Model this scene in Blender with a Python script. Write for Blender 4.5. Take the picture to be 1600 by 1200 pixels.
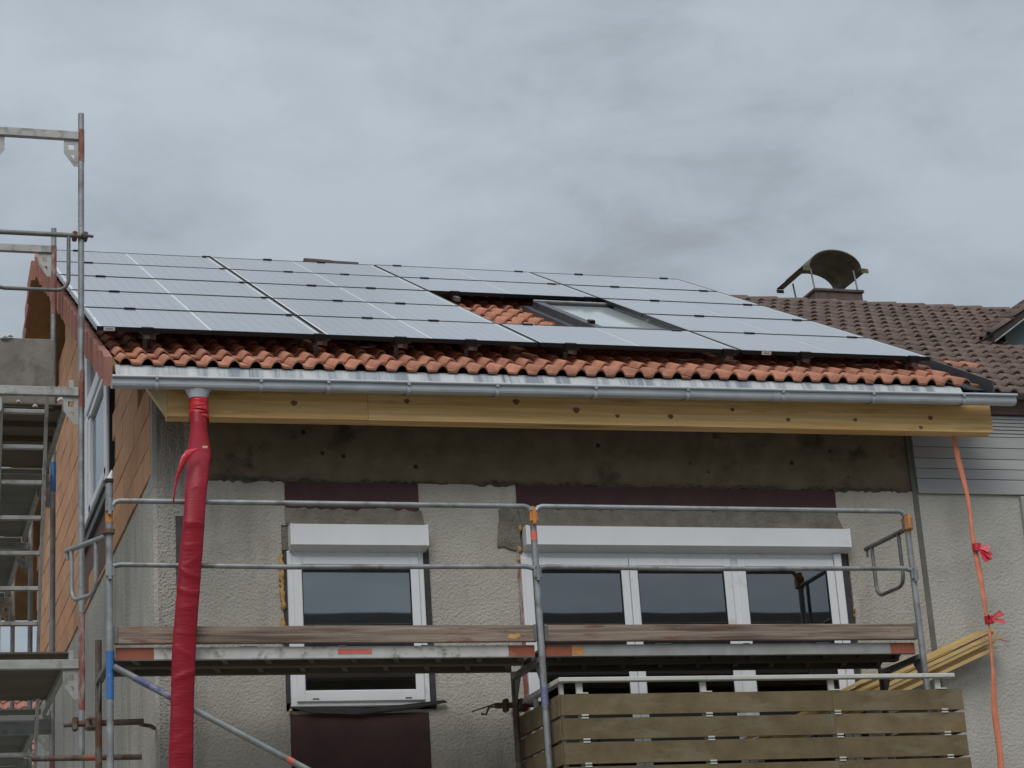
import bpy, bmesh, math, random
from mathutils import Vector, Matrix
random.seed(11)
R = math.radians
for o in list(bpy.data.objects):
    bpy.data.objects.remove(o)
S = bpy.context.scene
COL = S.collection

# ------------------------------------------------------------------ camera, sky, sun, exposure
cam = bpy.data.cameras.new('camera')
cam.sensor_width = 36.0
cam.lens = 36.0 * 3298.584 / 1600.0
cam.clip_end = 3000
cam.clip_start = 0.1
co = bpy.data.objects.new('camera', cam)
COL.objects.link(co)
YAW, PIT, ROL = .309796822, .308212411, -.0657139632
fwd = Vector((math.sin(YAW)*math.cos(PIT), math.cos(YAW)*math.cos(PIT), math.sin(PIT)))
rgt = Vector((math.cos(YAW), -math.sin(YAW), 0))
upv = rgt.cross(fwd)
r2 = rgt*math.cos(ROL) + upv*math.sin(ROL)
u2 = -rgt*math.sin(ROL) + upv*math.cos(ROL)
CAM = Vector((-2.05, -15.4, 1.6))
m = Matrix((r2, u2, -fwd)).transposed().to_4x4()
m.translation = CAM
co.matrix_world = m
S.camera = co

SUN_EL, SUN_AZ = R(50), R(205)          # azimuth of the sun, clockwise from +y
W = bpy.data.worlds.new('World'); S.world = W; W.use_nodes = True
nt = W.node_tree; N = nt.nodes; L = nt.links
for n_ in list(N): N.remove(n_)
def wn(t, **k):
    n_ = N.new(t)
    for a, b in k.items(): setattr(n_, a, b)
    return n_
out = wn('ShaderNodeOutputWorld'); bg = wn('ShaderNodeBackground'); bg.inputs['Strength'].default_value = .1
L.new(bg.outputs[0], out.inputs[0])
sky = wn('ShaderNodeTexSky', sky_type='NISHITA'); sky.sun_disc = False
sky.sun_elevation = SUN_EL; sky.sun_rotation = SUN_AZ
tc = wn('ShaderNodeTexCoord'); sp = wn('ShaderNodeSeparateXYZ'); L.new(tc.outputs['Generated'], sp.inputs[0])
def wm(op, a, b=None):
    n_ = wn('ShaderNodeMath', operation=op)
    for i, v in enumerate((a, b)):
        if v is None: continue
        if isinstance(v, (int, float)): n_.inputs[i].default_value = v
        else: L.new(v, n_.inputs[i])
    return n_.outputs[0]
zc = wm('MAXIMUM', sp.outputs['Z'], 0.0)
den = wm('ADD', zc, .16)
cx_ = wm('DIVIDE', sp.outputs['X'], den); cy_ = wm('DIVIDE', sp.outputs['Y'], den)
cv = wn('ShaderNodeCombineXYZ'); L.new(cx_, cv.inputs[0]); L.new(cy_, cv.inputs[1])
def wnoise(scale, det, rough, off, dist=.0):
    mp = wn('ShaderNodeMapping'); mp.inputs['Location'].default_value = off
    L.new(cv.outputs[0], mp.inputs[0])
    nn = wn('ShaderNodeTexNoise'); nn.inputs['Scale'].default_value = scale
    nn.inputs['Detail'].default_value = det; nn.inputs['Roughness'].default_value = rough
    nn.inputs['Distortion'].default_value = dist
    L.new(mp.outputs[0], nn.inputs['Vector']); return nn.outputs['Fac']

SKX, SKY_ = 12.05, 6.25
n1 = wnoise(1.9, 5, .5, (SKX, SKY_, 0), .25)
n2 = wnoise(8.0, 7, .58, (1.3, 2.2, 5), .3)
nsum = wm('ADD', wm('MULTIPLY', n1, .62), wm('MULTIPLY', n2, .38))
cr = wn('ShaderNodeValToRGB'); L.new(nsum, cr.inputs[0])
e = cr.color_ramp.elements
e[0].position = .37; e[0].color = (.345, .38, .416, 1)
e[1].position = .58; e[1].color = (.487, .537, .59, 1)
mid = e.new(.47); mid.color = (.425, .472, .522, 1)
# overcast sky: somewhat brighter towards the zenith
zen = wm('ADD', wm('MULTIPLY', zc, 1.0), .62)
mul = wn('ShaderNodeMixRGB', blend_type='MULTIPLY'); mul.inputs[0].default_value = 1
L.new(cr.outputs[0], mul.inputs[1])
zz = wn('ShaderNodeCombineXYZ')
for i in range(3): L.new(zen, zz.inputs[i])
L.new(zz.outputs[0], mul.inputs[2])
sc10 = wn('ShaderNodeMixRGB', blend_type='MULTIPLY'); sc10.inputs[0].default_value = 1
L.new(mul.outputs[0], sc10.inputs[1]); sc10.inputs[2].default_value = (8.35, 8.5, 8.6, 1)
mx = wn('ShaderNodeMixRGB'); mx.inputs[0].default_value = .96
L.new(sky.outputs[0], mx.inputs[1]); L.new(sc10.outputs[0], mx.inputs[2])
L.new(mx.outputs[0], bg.inputs['Color'])

sl = bpy.data.lights.new('sun', 'SUN'); sl.energy = 1.5; sl.angle = R(34); sl.color = (1, .97, .93)
so = bpy.data.objects.new('sun', sl); COL.objects.link(so)
so.location = (0, -20, 40)
sd = Vector((math.sin(SUN_AZ)*math.cos(SUN_EL), math.cos(SUN_AZ)*math.cos(SUN_EL), math.sin(SUN_EL)))
so.rotation_euler = sd.to_track_quat('Z', 'Y').to_euler()

S.view_settings.view_transform = 'Standard'; S.view_settings.look = 'None'
S.view_settings.exposure = 0.2; S.view_settings.gamma = 1; S.view_settings.use_curve_mapping = False
S.render.engine = 'CYCLES'
S.render.resolution_x = 1024; S.render.resolution_y = 768
S.cycles.max_bounces = 6

# ------------------------------------------------------------------ materials
def mat(name, c1, c2=None, scale=6, detail=5, rough=.7, metal=0.0, bump=0.0, bscale=60, bdetail=4, stretch=(1, 1, 1),
        lo=.35, hi=.65, spec=.5, var=0.0, spots=None, spot_scale=3, spot_size=.2, ior=1.5, coat=0, bdist=.01, c3=None, s3=1.3, t3=.6, stretch3=(1, 1, 1), voro=0):
    M = bpy.data.materials.new(name); M.use_nodes = True
    t = M.node_tree; ns = t.nodes; lk = t.links
    b = ns['Principled BSDF']
    b.inputs['Roughness'].default_value = rough; b.inputs['Metallic'].default_value = metal
    b.inputs['IOR'].default_value = ior; b.inputs['Specular IOR Level'].default_value = spec
    if coat: b.inputs['Coat Weight'].default_value = coat; b.inputs['Coat Roughness'].default_value = .12
    tc = ns.new('ShaderNodeTexCoord'); oi = ns.new('ShaderNodeObjectInfo')
    ml = ns.new('ShaderNodeMath'); ml.operation = 'MULTIPLY'; ml.inputs[1].default_value = 37.0
    lk.new(oi.outputs['Random'], ml.inputs[0])
    ad = ns.new('ShaderNodeVectorMath'); ad.operation = 'ADD'
    lk.new(tc.outputs['Object'], ad.inputs[0]); lk.new(ml.outputs[0], ad.inputs[1])
    def noise(sc, det, st, rg=.6):
        mp = ns.new('ShaderNodeMapping'); mp.inputs['Scale'].default_value = st
        lk.new(ad.outputs[0], mp.inputs[0])
        nz = ns.new('ShaderNodeTexNoise'); nz.inputs['Scale'].default_value = sc
        nz.inputs['Detail'].default_value = det; nz.inputs['Roughness'].default_value = rg
        lk.new(mp.outputs[0], nz.inputs['Vector']); return nz.outputs['Fac']
    def ramp(f, a, b_, ca, cb):
        rr = ns.new('ShaderNodeValToRGB'); lk.new(f, rr.inputs[0])
        rr.color_ramp.elements[0].position = a; rr.color_ramp.elements[0].color = (*ca, 1)
        rr.color_ramp.elements[1].position = b_; rr.color_ramp.elements[1].color = (*cb, 1)
        return rr.outputs[0]
    def mix(f, a, b_, mode='MIX'):
        mm = ns.new('ShaderNodeMixRGB'); mm.blend_type = mode
        for i, v in enumerate((f, a, b_)):
            if isinstance(v, (int, float)): mm.inputs[i].default_value = v
            elif isinstance(v, tuple): mm.inputs[i].default_value = (*v, 1)
            else: lk.new(v, mm.inputs[i])
        return mm.outputs[0]
    if c2 is None: c2 = tuple(x*.85 for x in c1)
    c = ramp(noise(scale, detail, stretch), lo, hi, c1, c2)
    if c3 is not None:
        f3 = ramp(noise(s3, 6, stretch3, .65), t3-.05, t3+.07, (0, 0, 0), (1, 1, 1))
        c = mix(f3, c, c3)
    if spots is not None:
        vo = ns.new('ShaderNodeTexVoronoi'); vo.inputs['Scale'].default_value = spot_scale
        lk.new(ad.outputs[0], vo.inputs['Vector'])
        f = ramp(vo.outputs['Distance'], spot_size*.55, spot_size, (1, 1, 1), (0, 0, 0))
        c = mix(f, c, spots)
    if var:
        mr = ns.new('ShaderNodeMapRange'); mr.inputs['To Min'].default_value = 1-var; mr.inputs['To Max'].default_value = 1+var
        lk.new(oi.outputs['Random'], mr.inputs['Value'])
        cc = ns.new('ShaderNodeCombineXYZ')
        for i in range(3): lk.new(mr.outputs[0], cc.inputs[i])
        c = mix(1.0, c, cc.outputs[0], 'MULTIPLY')
    lk.new(c, b.inputs['Base Color'])
    if bump:
        h = noise(bscale, bdetail, stretch)
        if voro:
            vb = ns.new('ShaderNodeTexVoronoi'); vb.inputs['Scale'].default_value = voro; vb.feature = 'SMOOTH_F1'
            lk.new(ad.outputs[0], vb.inputs['Vector'])
            mm = ns.new('ShaderNodeMath'); mm.operation = 'ADD'; lk.new(h, mm.inputs[0]); lk.new(vb.outputs['Distance'], mm.inputs[1]); h = mm.outputs[0]
        bp = ns.new('ShaderNodeBump'); bp.inputs['Strength'].default_value = bump; bp.inputs['Distance'].default_value = bdist
        lk.new(h, bp.inputs['Height']); lk.new(bp.outputs[0], b.inputs['Normal'])
    return M

def glass(name, refl, dark=(.012, .014, .016), rough=.015):
    M = bpy.data.materials.new(name); M.use_nodes = True
    t = M.node_tree; ns = t.nodes; lk = t.links
    for n_ in list(ns): ns.remove(n_)
    o_ = ns.new('ShaderNodeOutputMaterial'); g = ns.new('ShaderNodeBsdfGlossy'); g.inputs['Roughness'].default_value = rough
    g.inputs['Color'].default_value = (.93, .97, 1, 1)
    tr = ns.new('ShaderNodeBsdfTransparent'); tr.inputs['Color'].default_value = (.62, .68, .66, 1)
    fr = ns.new('ShaderNodeFresnel'); fr.inputs['IOR'].default_value = refl
    tc = ns.new('ShaderNodeTexCoord'); nz = ns.new('ShaderNodeTexNoise'); nz.inputs['Scale'].default_value = 1.7; nz.inputs['Detail'].default_value = 1
    lk.new(tc.outputs['Object'], nz.inputs['Vector'])
    bp = ns.new('ShaderNodeBump'); bp.inputs['Strength'].default_value = .015; bp.inputs['Distance'].default_value = .02
    lk.new(nz.outputs['Fac'], bp.inputs['Height']); lk.new(bp.outputs[0], g.inputs['Normal'])
    mxs = ns.new('ShaderNodeMixShader'); lk.new(fr.outputs[0], mxs.inputs[0]); lk.new(tr.outputs[0], mxs.inputs[1]); lk.new(g.outputs[0], mxs.inputs[2])
    lk.new(mxs.outputs[0], o_.inputs[0]); return M

K = {}
K['stucco'] = mat('stucco', (.39, .365, .315), (.46, .435, .38), scale=2.2, rough=.92, bump=.5, bscale=62, bdetail=5, bdist=.014, voro=52,
                  c3=(.34, .315, .27), s3=2.2, t3=.58, stretch3=(1, 1, .3), spots=(.19, .175, .15), spot_scale=30, spot_size=.13)
K['stucco_pale'] = mat('pale_stucco', (.42, .405, .36), (.49, .475, .43), scale=2.2, rough=.92, bump=.42, bscale=58, bdetail=5, bdist=.016, voro=44,
                  c3=(.38, .365, .325), s3=1.1, t3=.58, spots=(.24, .23, .2), spot_scale=24, spot_size=.12)
K['stucco_grey'] = mat('stucco_grey', (.36, .335, .29), (.44, .415, .37), scale=3, rough=.95, bump=.9, bscale=75, bdetail=5, bdist=.014, voro=58,
                       stretch=(1, 1, .35), c3=(.24, .22, .195), s3=5.5, t3=.55, stretch3=(1.6, 1, .12))
K['stucco_side'] = mat('stucco_side', (.43, .405, .355), (.50, .475, .42), scale=3, rough=.92, bump=.6, bscale=60, bdist=.012, voro=46, c3=(.37, .35, .305), s3=3, t3=.56, stretch3=(1, 1, .2))
K['plaster_edge'] = mat('plaster_edge', (.36, .36, .35), (.42, .42, .41), scale=9, rough=.85, bump=.3, bscale=60)
K['concrete_old'] = mat('old_concrete', (.15, .114, .07), (.21, .166, .11), scale=4.6, detail=8, rough=.95, bump=.5, bscale=40, lo=.36, hi=.64,
                        c3=(.07, .054, .036), s3=3.6, t3=.62, spots=(.022, .016, .012), spot_scale=5.5, spot_size=.13)
K['maroon'] = mat('maroon_paint', (.052, .022, .024), (.068, .030, .030), scale=5, rough=.85, bump=.25, bscale=70)
K['mortar'] = mat('rough_mortar', (.16, .145, .115), (.25, .23, .19), scale=7, rough=.95, bump=.9, bscale=45, bdist=.02)
K['pvc'] = mat('white_pvc', (.72, .73, .745), (.78, .79, .80), scale=3, rough=.35, lo=.3, hi=.7, c3=(.62, .615, .60), s3=6, t3=.64)
K['seal'] = mat('black_seal', (.012, .012, .013), rough=.5)
K['membrane'] = mat('dark_membrane', (.028, .026, .027), (.05, .046, .046), scale=9, rough=.7, bump=.4, bscale=30)
K['foam'] = mat('yellow_foam', (.42, .22, .06), (.55, .33, .12), scale=20, rough=.9, bump=.8, bscale=60)
K['glass'] = glass('window_glass', 2.85)
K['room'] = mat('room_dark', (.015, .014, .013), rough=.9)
K['brick'] = mat('clay_brick', (.52, .27, .145), (.68, .39, .225), scale=7, detail=7, rough=.92, bump=.8, bscale=25, stretch=(1, 6, .35), var=.12, bdist=.01, lo=.38, hi=.62,
                c3=(.38, .18, .09), s3=9, t3=.64, stretch3=(1, 6, .3))
K['mortar_joint'] = mat('mortar_joint', (.05, .025, .015), (.28, .15, .085), scale=5, lo=.42, hi=.6, rough=.95)
K['tile'] = mat('orange_clay_tile', (.375, .155, .092), (.50, .228, .142), scale=9, detail=7, rough=.8, bump=.3, bscale=60, var=.18, bdist=.004,
                c3=(.34, .145, .095), s3=7, t3=.58, spots=(.25, .14, .10), spot_scale=26, spot_size=.12)
K['verge'] = mat('verge_clay', (.27, .115, .085), (.33, .15, .115), scale=7, rough=.8, var=.1, bump=.2, bscale=60)
K['brown_tile'] = mat('brown_concrete_tile', (.105, .070, .058), (.165, .118, .098), scale=9, rough=.9, bump=.4, bscale=70, var=.13, bdist=.004,
                      c3=(.20, .165, .14), s3=11, t3=.66)
K['zinc'] = mat('zinc_sheet', (.44, .475, .50), (.54, .575, .60), scale=3.5, detail=7, rough=.42, metal=.35, bump=.06, bscale=12, c3=(.38, .41, .435), s3=4, t3=.6, stretch3=(.5, 1, 3))
K['zinc_highlight'] = mat('bead_highlight', (.60, .63, .65), rough=.3, metal=.4)  # highlight along the gutter lip, put into the colour as brighter zinc
K['zinc_apron'] = mat('stained_zinc', (.24, .27, .30), (.52, .54, .545), scale=8, detail=8, rough=.6, metal=.15, stretch=(1, .08, .08), lo=.40, hi=.55,
                      c3=(.62, .63, .63), s3=13, t3=.6, stretch3=(1, .05, .05))
K['lead'] = mat('dark_flashing', (.055, .06, .072), (.085, .09, .10), scale=5, rough=.45, metal=.3)
K['timber'] = mat('spruce_timber', (.62, .38, .135), (.82, .56, .26), scale=5, detail=9, rough=.75, stretch=(.16, 3, 7), bump=.2, bscale=12, lo=.38, hi=.66,
                  c3=(.44, .25, .08), s3=3, t3=.6, stretch3=(.3, 2, 3))
K['timber_pale'] = mat('pale_timber', (.58, .43, .22), (.66, .51, .28), scale=5, rough=.75, stretch=(1, 1, 4), bump=.15, bscale=15)
K['soffit'] = mat('ochre_soffit_board', (.21, .115, .042), (.29, .165, .065), scale=4, rough=.8, stretch=(1, .3, 3), bump=.15, bscale=14)
K['steel'] = mat('galvanised_steel', (.23, .24, .245), (.36, .37, .375), scale=7, rough=.5, metal=.4, bump=.1, bscale=50, c3=(.18, .175, .165), s3=5, t3=.58)
K['steel_dull'] = mat('dull_steel', (.13, .13, .125), (.22, .22, .21), scale=9, rough=.6, metal=.45, bump=.2, bscale=50, c3=(.15, .11, .09), s3=8, t3=.62)
K['steel_rusty'] = mat('rusty_steel', (.10, .085, .07), (.2, .17, .15), scale=14, rough=.8, metal=.3, bump=.4, bscale=60, c3=(.13, .06, .03), s3=9, t3=.52)
K['alu'] = mat('aluminium', (.33, .33, .31), (.43, .43, .41), scale=8, rough=.5, metal=.3, bump=.1, bscale=40, stretch=(.4, 1, 1), c3=(.24, .23, .21), s3=7, t3=.57)
K['alu_deck'] = mat('white_worn_profile', (.50, .49, .46), (.62, .61, .59), scale=5, rough=.5, metal=.1, c3=(.26, .24, .19), s3=9, t3=.6, bump=.08, bscale=40)
K['orange_dark'] = mat('worn_orange', (.30, .13, .035), (.40, .18, .055), scale=12, rough=.7, c3=(.22, .17, .12), s3=14, t3=.52)
K['channel'] = mat('dark_brown_strip', (.06, .048, .045), (.085, .07, .066), scale=8, rough=.8)
K['crumb'] = mat('crumbled_edge', (.05, .04, .028), (.11, .09, .06), scale=18, rough=.95, bump=.8, bscale=40)
K['ridge_dark'] = mat('old_dark_clay', (.06, .035, .03), (.09, .055, .048), scale=8, rough=.85)
K['deck_grey_face'] = mat('dull_grey_profile', (.30, .30, .285), (.38, .38, .365), scale=6, rough=.55, metal=.2, c3=(.46, .46, .44), s3=5, t3=.64, bump=.08)
K['joint'] = mat('grey_joint_strip', (.12, .115, .10), (.17, .16, .145), scale=6, rough=.8)
K['deck_grey'] = mat('grey_green_deck', (.13, .135, .12), (.19, .195, .175), scale=4, rough=.85, stretch=(.4, 1, 1), bump=.1)
K['knot'] = mat('dark_knot', (.15, .07, .02), (.24, .125, .04), scale=30, rough=.8)
K['deck_under'] = mat('plywood_underside', (.10, .085, .06), (.15, .125, .09), scale=5, rough=.85, stretch=(.3, 1, 1), bump=.15)
K['hatch'] = mat('worn_plywood', (.21, .19, .165), (.29, .265, .235), scale=6, rough=.85, bump=.35, bscale=50, c3=(.16, .14, .12), s3=4, t3=.58)
K['rust_paint'] = mat('red_brown_paint', (.26, .075, .04), (.33, .10, .055), scale=9, rough=.7, c3=(.42, .36, .31), s3=6, t3=.7)
K['rust_tube'] = mat('red_brown_tube_paint', (.20, .065, .05), (.27, .10, .075), scale=9, rough=.7, c3=(.36, .34, .33), s3=12, t3=.55, stretch3=(1, 1, .3))
K['orange_paint'] = mat('orange_paint', (.50, .18, .04), (.62, .26, .07), scale=12, rough=.7, c3=(.32, .22, .14), s3=14, t3=.6)
K['blue_paint'] = mat('blue_paint', (.035, .135, .38), (.05, .18, .45), scale=8, rough=.5, c3=(.25, .33, .42), s3=16, t3=.64)
K['violet_paint'] = mat('violet_worn_paint', (.13, .13, .28), (.20, .20, .34), scale=12, rough=.6, c3=(.34, .35, .38), s3=16, t3=.57)
K['red_label'] = mat('red_label', (.62, .12, .09), (.68, .17, .13), scale=20, rough=.6, c3=(.6, .3, .25), s3=22, t3=.6)
K['plank'] = mat('weathered_plank', (.11, .075, .058), (.33, .26, .205), scale=8, detail=10, rough=.92, stretch=(.14, 2, 3.6), lo=.36, hi=.62, bump=.7, bscale=18, bdetail=8, bdist=.008,
                 c3=(.17, .085, .06), s3=4, t3=.6, stretch3=(.6, 2, 3), spots=(.42, .38, .33), spot_scale=11, spot_size=.06)
K['plank_chip'] = mat('chipped_wood', (.52, .27, .07), (.6, .36, .14), scale=14, rough=.9)
K['board'] = mat('fibre_cement_board', (.118, .085, .044), (.19, .142, .074), scale=5.5, detail=8, var=.10, rough=.9, bump=.35, bscale=90, lo=.3, hi=.7,
                 c3=(.195, .158, .098), s3=4, t3=.56, stretch3=(.5, 1, 1.6), spots=(.2, .168, .11), spot_scale=60, spot_size=.16)
K['rail_white'] = mat('pale_rail_paint', (.50, .50, .46), (.58, .575, .53), scale=6, rough=.5, c3=(.40, .39, .34), s3=8, t3=.66)
K['hose'] = mat('red_plastic_film', (.24, .010, .021), (.30, .014, .028), scale=5, rough=.42, bump=.45, bscale=20, bdetail=7, stretch=(.5, .5, 2.6), bdist=.009, spec=.22)
K['tape'] = mat('bright_red_tape', (.50, .012, .025), (.62, .03, .04), scale=18, rough=.28, bump=.4, bscale=40, stretch=(1, 1, 3))
K['orange_film'] = mat('orange_film_strip', (.60, .17, .09), (.72, .26, .15), scale=8, rough=.35, stretch=(1, 1, .3), bump=.3, bscale=14)
K['lath'] = mat('new_lath', (.55, .38, .15), (.68, .49, .22), scale=6, rough=.75, stretch=(.25, 3, 3), var=.17, bump=.1, bscale=12)
K['pv_frame'] = mat('black_frame', (.016, .017, .02), rough=.35, metal=.4)
K['pv_edge_sheen'] = mat('sky_sheen_frame_side', (.45, .47, .50), rough=.4, metal=.7)  # sky reflection on the black frame side, painted in as a silver colour
K['pv_cell'] = mat('pv_cell', (.085, .085, .10), (.115, .112, .13), scale=3, var=.12, rough=.14, spec=.5, ior=1.9, coat=1, stretch=(6, .3, 1))
K['sky_pane'] = mat('roof_window_glass', (.37, .42, .42), rough=.1, ior=1.8, c2=(.44, .49, .48), scale=2)  # pale base colour stands in for sky reflected in the glass
K['pv_white'] = mat('pv_backsheet', (.75, .76, .78), rough=.18)
K['hood'] = mat('weathered_hood', (.12, .112, .075), (.19, .17, .12), scale=7, rough=.7, metal=.3, bump=.2, bscale=30, c3=(.09, .10, .04), s3=5, t3=.55)
K['chimney'] = mat('sooty_brick', (.085, .055, .045), (.14, .10, .085), scale=8, rough=.9, bump=.4, bscale=40)
K['siding'] = mat('pale_grey_cladding', (.35, .35, .345), (.40, .40, .395), scale=4, rough=.6, var=.04, stretch=(.3, 1, 1))
K['teal'] = mat('teal_cheek', (.10, .145, .145), (.13, .18, .18), scale=4, rough=.6)
K['fascia'] = mat('brown_fascia', (.12, .075, .06), (.16, .10, .08), scale=5, rough=.8)
K['ground'] = mat('pale_paving', (.17, .16, .14), (.26, .245, .22), scale=.4, rough=1, bump=.3, bscale=6)
K['facade_far'] = mat('far_white_render', (.50, .49, .46), (.56, .55, .52), scale=1, rough=.9)
K['roof_far'] = mat('far_dark_roof', (.035, .028, .026), (.05, .04, .037), scale=2, rough=.9)
K['grey_cap'] = mat('white_speck', (.7, .7, .7), rough=.6)
K['text'] = mat('print_grey', (.1, .1, .11), rough=.6)

# ------------------------------------------------------------------ mesh helpers
WP = {}                                   # world position of every parent
def tag(o, label=None, cat=None, group=None, kind=None):
    for k, v in (('label', label), ('category', cat), ('group', group), ('kind', kind)):
        if v: o[k] = v
    return o
def thing(name, loc, label, cat, group=None, kind=None):
    o = bpy.data.objects.new(name, None); o.empty_display_size = .2
    COL.objects.link(o); o.location = loc; WP[o] = Vector(loc)
    return tag(o, label, cat, group, kind)
def node(name, loc, parent, label=None):
    """an Empty that is a part and holds sub-parts"""
    o = bpy.data.objects.new(name, None); o.empty_display_size = .1
    COL.objects.link(o); o.parent = parent; o.location = Vector(loc)-WP[parent]; WP[o] = Vector(loc)
    if label: o['label'] = label
    return o
class MB:
    def __init__(s): s.v = []; s.f = []; s.sm = []
    def add(s, vs, fs, smooth=False):
        b = len(s.v); s.v += [tuple(x) for x in vs]
        for f in fs: s.f.append([i+b for i in f]); s.sm.append(smooth)
        return s
    def box(s, x0, x1, y0, y1, z0, z1, c=0.0):
        if x1 < x0: x0, x1 = x1, x0
        if y1 < y0: y0, y1 = y1, y0
        if z1 < z0: z0, z1 = z1, z0
        if c <= 0:
            vs = [(x, y, z) for z in (z0, z1) for y in (y0, y1) for x in (x0, x1)]
            return s.add(vs, [(0, 2, 3, 1), (4, 5, 7, 6), (0, 1, 5, 4), (2, 6, 7, 3), (0, 4, 6, 2), (1, 3, 7, 5)])
        bm = bmesh.new(); bmesh.ops.create_cube(bm, size=1)
        for v in bm.verts:
            v.co = Vector(((x0+x1)/2+v.co.x*(x1-x0), (y0+y1)/2+v.co.y*(y1-y0), (z0+z1)/2+v.co.z*(z1-z0)))
        bmesh.ops.bevel(bm, geom=bm.edges[:], offset=c, segments=1, affect='EDGES')
        bm.verts.index_update()
        s.add([v.co for v in bm.verts], [[v.index for v in f.verts] for f in bm.faces]); bm.free(); return s
    def quad(s, a, b, c, d): return s.add([a, b, c, d], [(0, 1, 2, 3)])
    def prism(s, pts, d):
        """polygon pts (3D) extruded by the vector d"""
        n_ = len(pts); d = Vector(d)
        vs = [Vector(p) for p in pts]+[Vector(p)+d for p in pts]
        fs = [list(range(n_-1, -1, -1)), list(range(n_, 2*n_))]+[(i, (i+1) % n_, n_+(i+1) % n_, n_+i) for i in range(n_)]
        return s.add(vs, fs)
    def tube(s, pts, r, n_=10, cap=True, rs=None, flat=None):
        pts = [Vector(p) for p in pts]; k = len(pts); vs = []
        t0 = (pts[1]-pts[0]).normalized()
        a = t0.cross(Vector((0, 0, 1)))
        if a.length < .05: a = t0.cross(Vector((0, 1, 0)))
        a.normalize()
        for i, p in enumerate(pts):
            t = ((pts[min(i+1, k-1)]-p).normalized()+(p-pts[max(i-1, 0)]).normalized()) if 0 < i < k-1 else (pts[1]-pts[0] if i == 0 else pts[-1]-pts[-2])
            t.normalize(); a = (a-t*a.dot(t)).normalized(); b = t.cross(a)
            rr = rs[i] if rs else r
            for j in range(n_):
                q = 2*math.pi*j/n_; vs.append(p+(a*math.cos(q)+b*math.sin(q))*rr)
        fs = [(i*n_+j, i*n_+(j+1) % n_, (i+1)*n_+(j+1) % n_, (i+1)*n_+j) for i in range(k-1) for j in range(n_)]
        s.add(vs, fs, True)
        if cap:
            s.add(vs[:n_], [list(range(n_-1, -1, -1))]); s.add(vs[-n_:], [list(range(n_))])
        return s
    def mesh(s, name, c=(0, 0, 0)):
        me = bpy.data.meshes.new(name)
        me.from_pydata([tuple(Vector(v)-Vector(c)) for v in s.v], [], s.f); me.update()
        me.polygons.foreach_set('use_smooth', s.sm); return me
    def build(s, name, material, parent=None, label=None, kind=None):
        lo = Vector(min(v[i] for v in s.v) for i in range(3)); hi = Vector(max(v[i] for v in s.v) for i in range(3))
        c = (lo+hi)/2
        if parent is None: c.z = lo.z
        me = s.mesh(name, c); me.materials.append(K[material])
        o = bpy.data.objects.new(name, me); COL.objects.link(o)
        if parent is not None: o.parent = parent; o.location = c-WP[parent]
        else: o.location = c
        WP[o] = c
        if label: o['label'] = label
        if kind: o['kind'] = kind
        return o
def piece(name, me, parent, loc, rot=(0, 0, 0), sc=None):
    """one more piece that shares its mesh"""
    o = bpy.data.objects.new(name, me); COL.objects.link(o)
    o.parent = parent; o.location = Vector(loc)-WP[parent]; o.rotation_euler = rot
    if sc: o.scale = sc
    return o
def box(name, material, parent, *a, c=0.0, label=None): return MB().box(*a, c=c).build(name, material, parent, label)
def tube(name, material, parent, pts, r, n_=10, label=None): return MB().tube(pts, r, n_).build(name, material, parent, label)
def arc(c, r, a0, a1, n_, ax0, ax1):
    """points of an arc round c in the plane of ax0, ax1"""
    c, ax0, ax1 = Vector(c), Vector(ax0), Vector(ax1)
    return [c+ax0*r*math.cos(R(a0+(a1-a0)*i/n_))+ax1*r*math.sin(R(a0+(a1-a0)*i/n_)) for i in range(n_+1)]
def wall_holes(mb, x0, x1, z0, z1, holes, yf, yb):
    """wall in the xz plane, front at yf, with rectangular holes and their reveals"""
    xs = sorted({x0, x1} | {h[0] for h in holes} | {h[1] for h in holes}); zs = sorted({z0, z1} | {h[2] for h in holes} | {h[3] for h in holes})
    for a, b in zip(xs, xs[1:]):
        for c, d in zip(zs, zs[1:]):
            mx_, mz_ = (a+b)/2, (c+d)/2
            if any(h[0] < mx_ < h[1] and h[2] < mz_ < h[3] for h in holes): continue
            mb.quad((a, yf, c), (b, yf, c), (b, yf, d), (a, yf, d))
    for h in holes:
        a, b, c, d = h
        mb.quad((a, yf, c), (a, yb, c), (a, yb, d), (a, yf, d)); mb.quad((b, yf, d), (b, yb, d), (b, yb, c), (b, yf, c))
        mb.quad((a, yf, d), (a, yb, d), (b, yb, d), (b, yf, d)); mb.quad((b, yf, c), (b, yb, c), (a, yb, c), (a, yf, c))
    return mb
def jag(pts, d, amp, step=.05, edges=None):
    """polygon (x,z) with ragged edges, thickness in y"""
    o_ = []
    for i, p in enumerate(pts):
        q = pts[(i+1) % len(pts)]; ln = math.hypot(q[0]-p[0], q[1]-p[1]); k = max(1, int(ln/step))
        rag = edges is None or i in edges
        for j in range(k):
            t = j/k; a = amp if (rag and j > 0) else 0
            o_.append((p[0]+(q[0]-p[0])*t+random.uniform(-a, a)*.5, p[1]+(q[1]-p[1])*t+random.uniform(-a, a)))
    return o_

# ------------------------------------------------------------------ ground
g = MB(); g.quad((-600, -600, 0), (600, -600, 0), (600, 600, 0), (-600, 600, 0))
tag(g.build('ground', 'ground'), kind='structure')

# ------------------------------------------------------------------ the house under renovation
PT = R(27); CP, SP, TP = math.cos(PT), math.sin(PT), math.tan(PT)
EY, EZ = -.5, 6.668                         # eave line of the tile plane
def roofpt(x, s, h=0.0): return Vector((x, EY+s*CP-h*SP, EZ+s*SP+h*CP))
house = thing('house', (3.2, 5.4, 0), 'rendered house under renovation with new orange tiled roof, brick gable and white windows', 'house')

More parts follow.
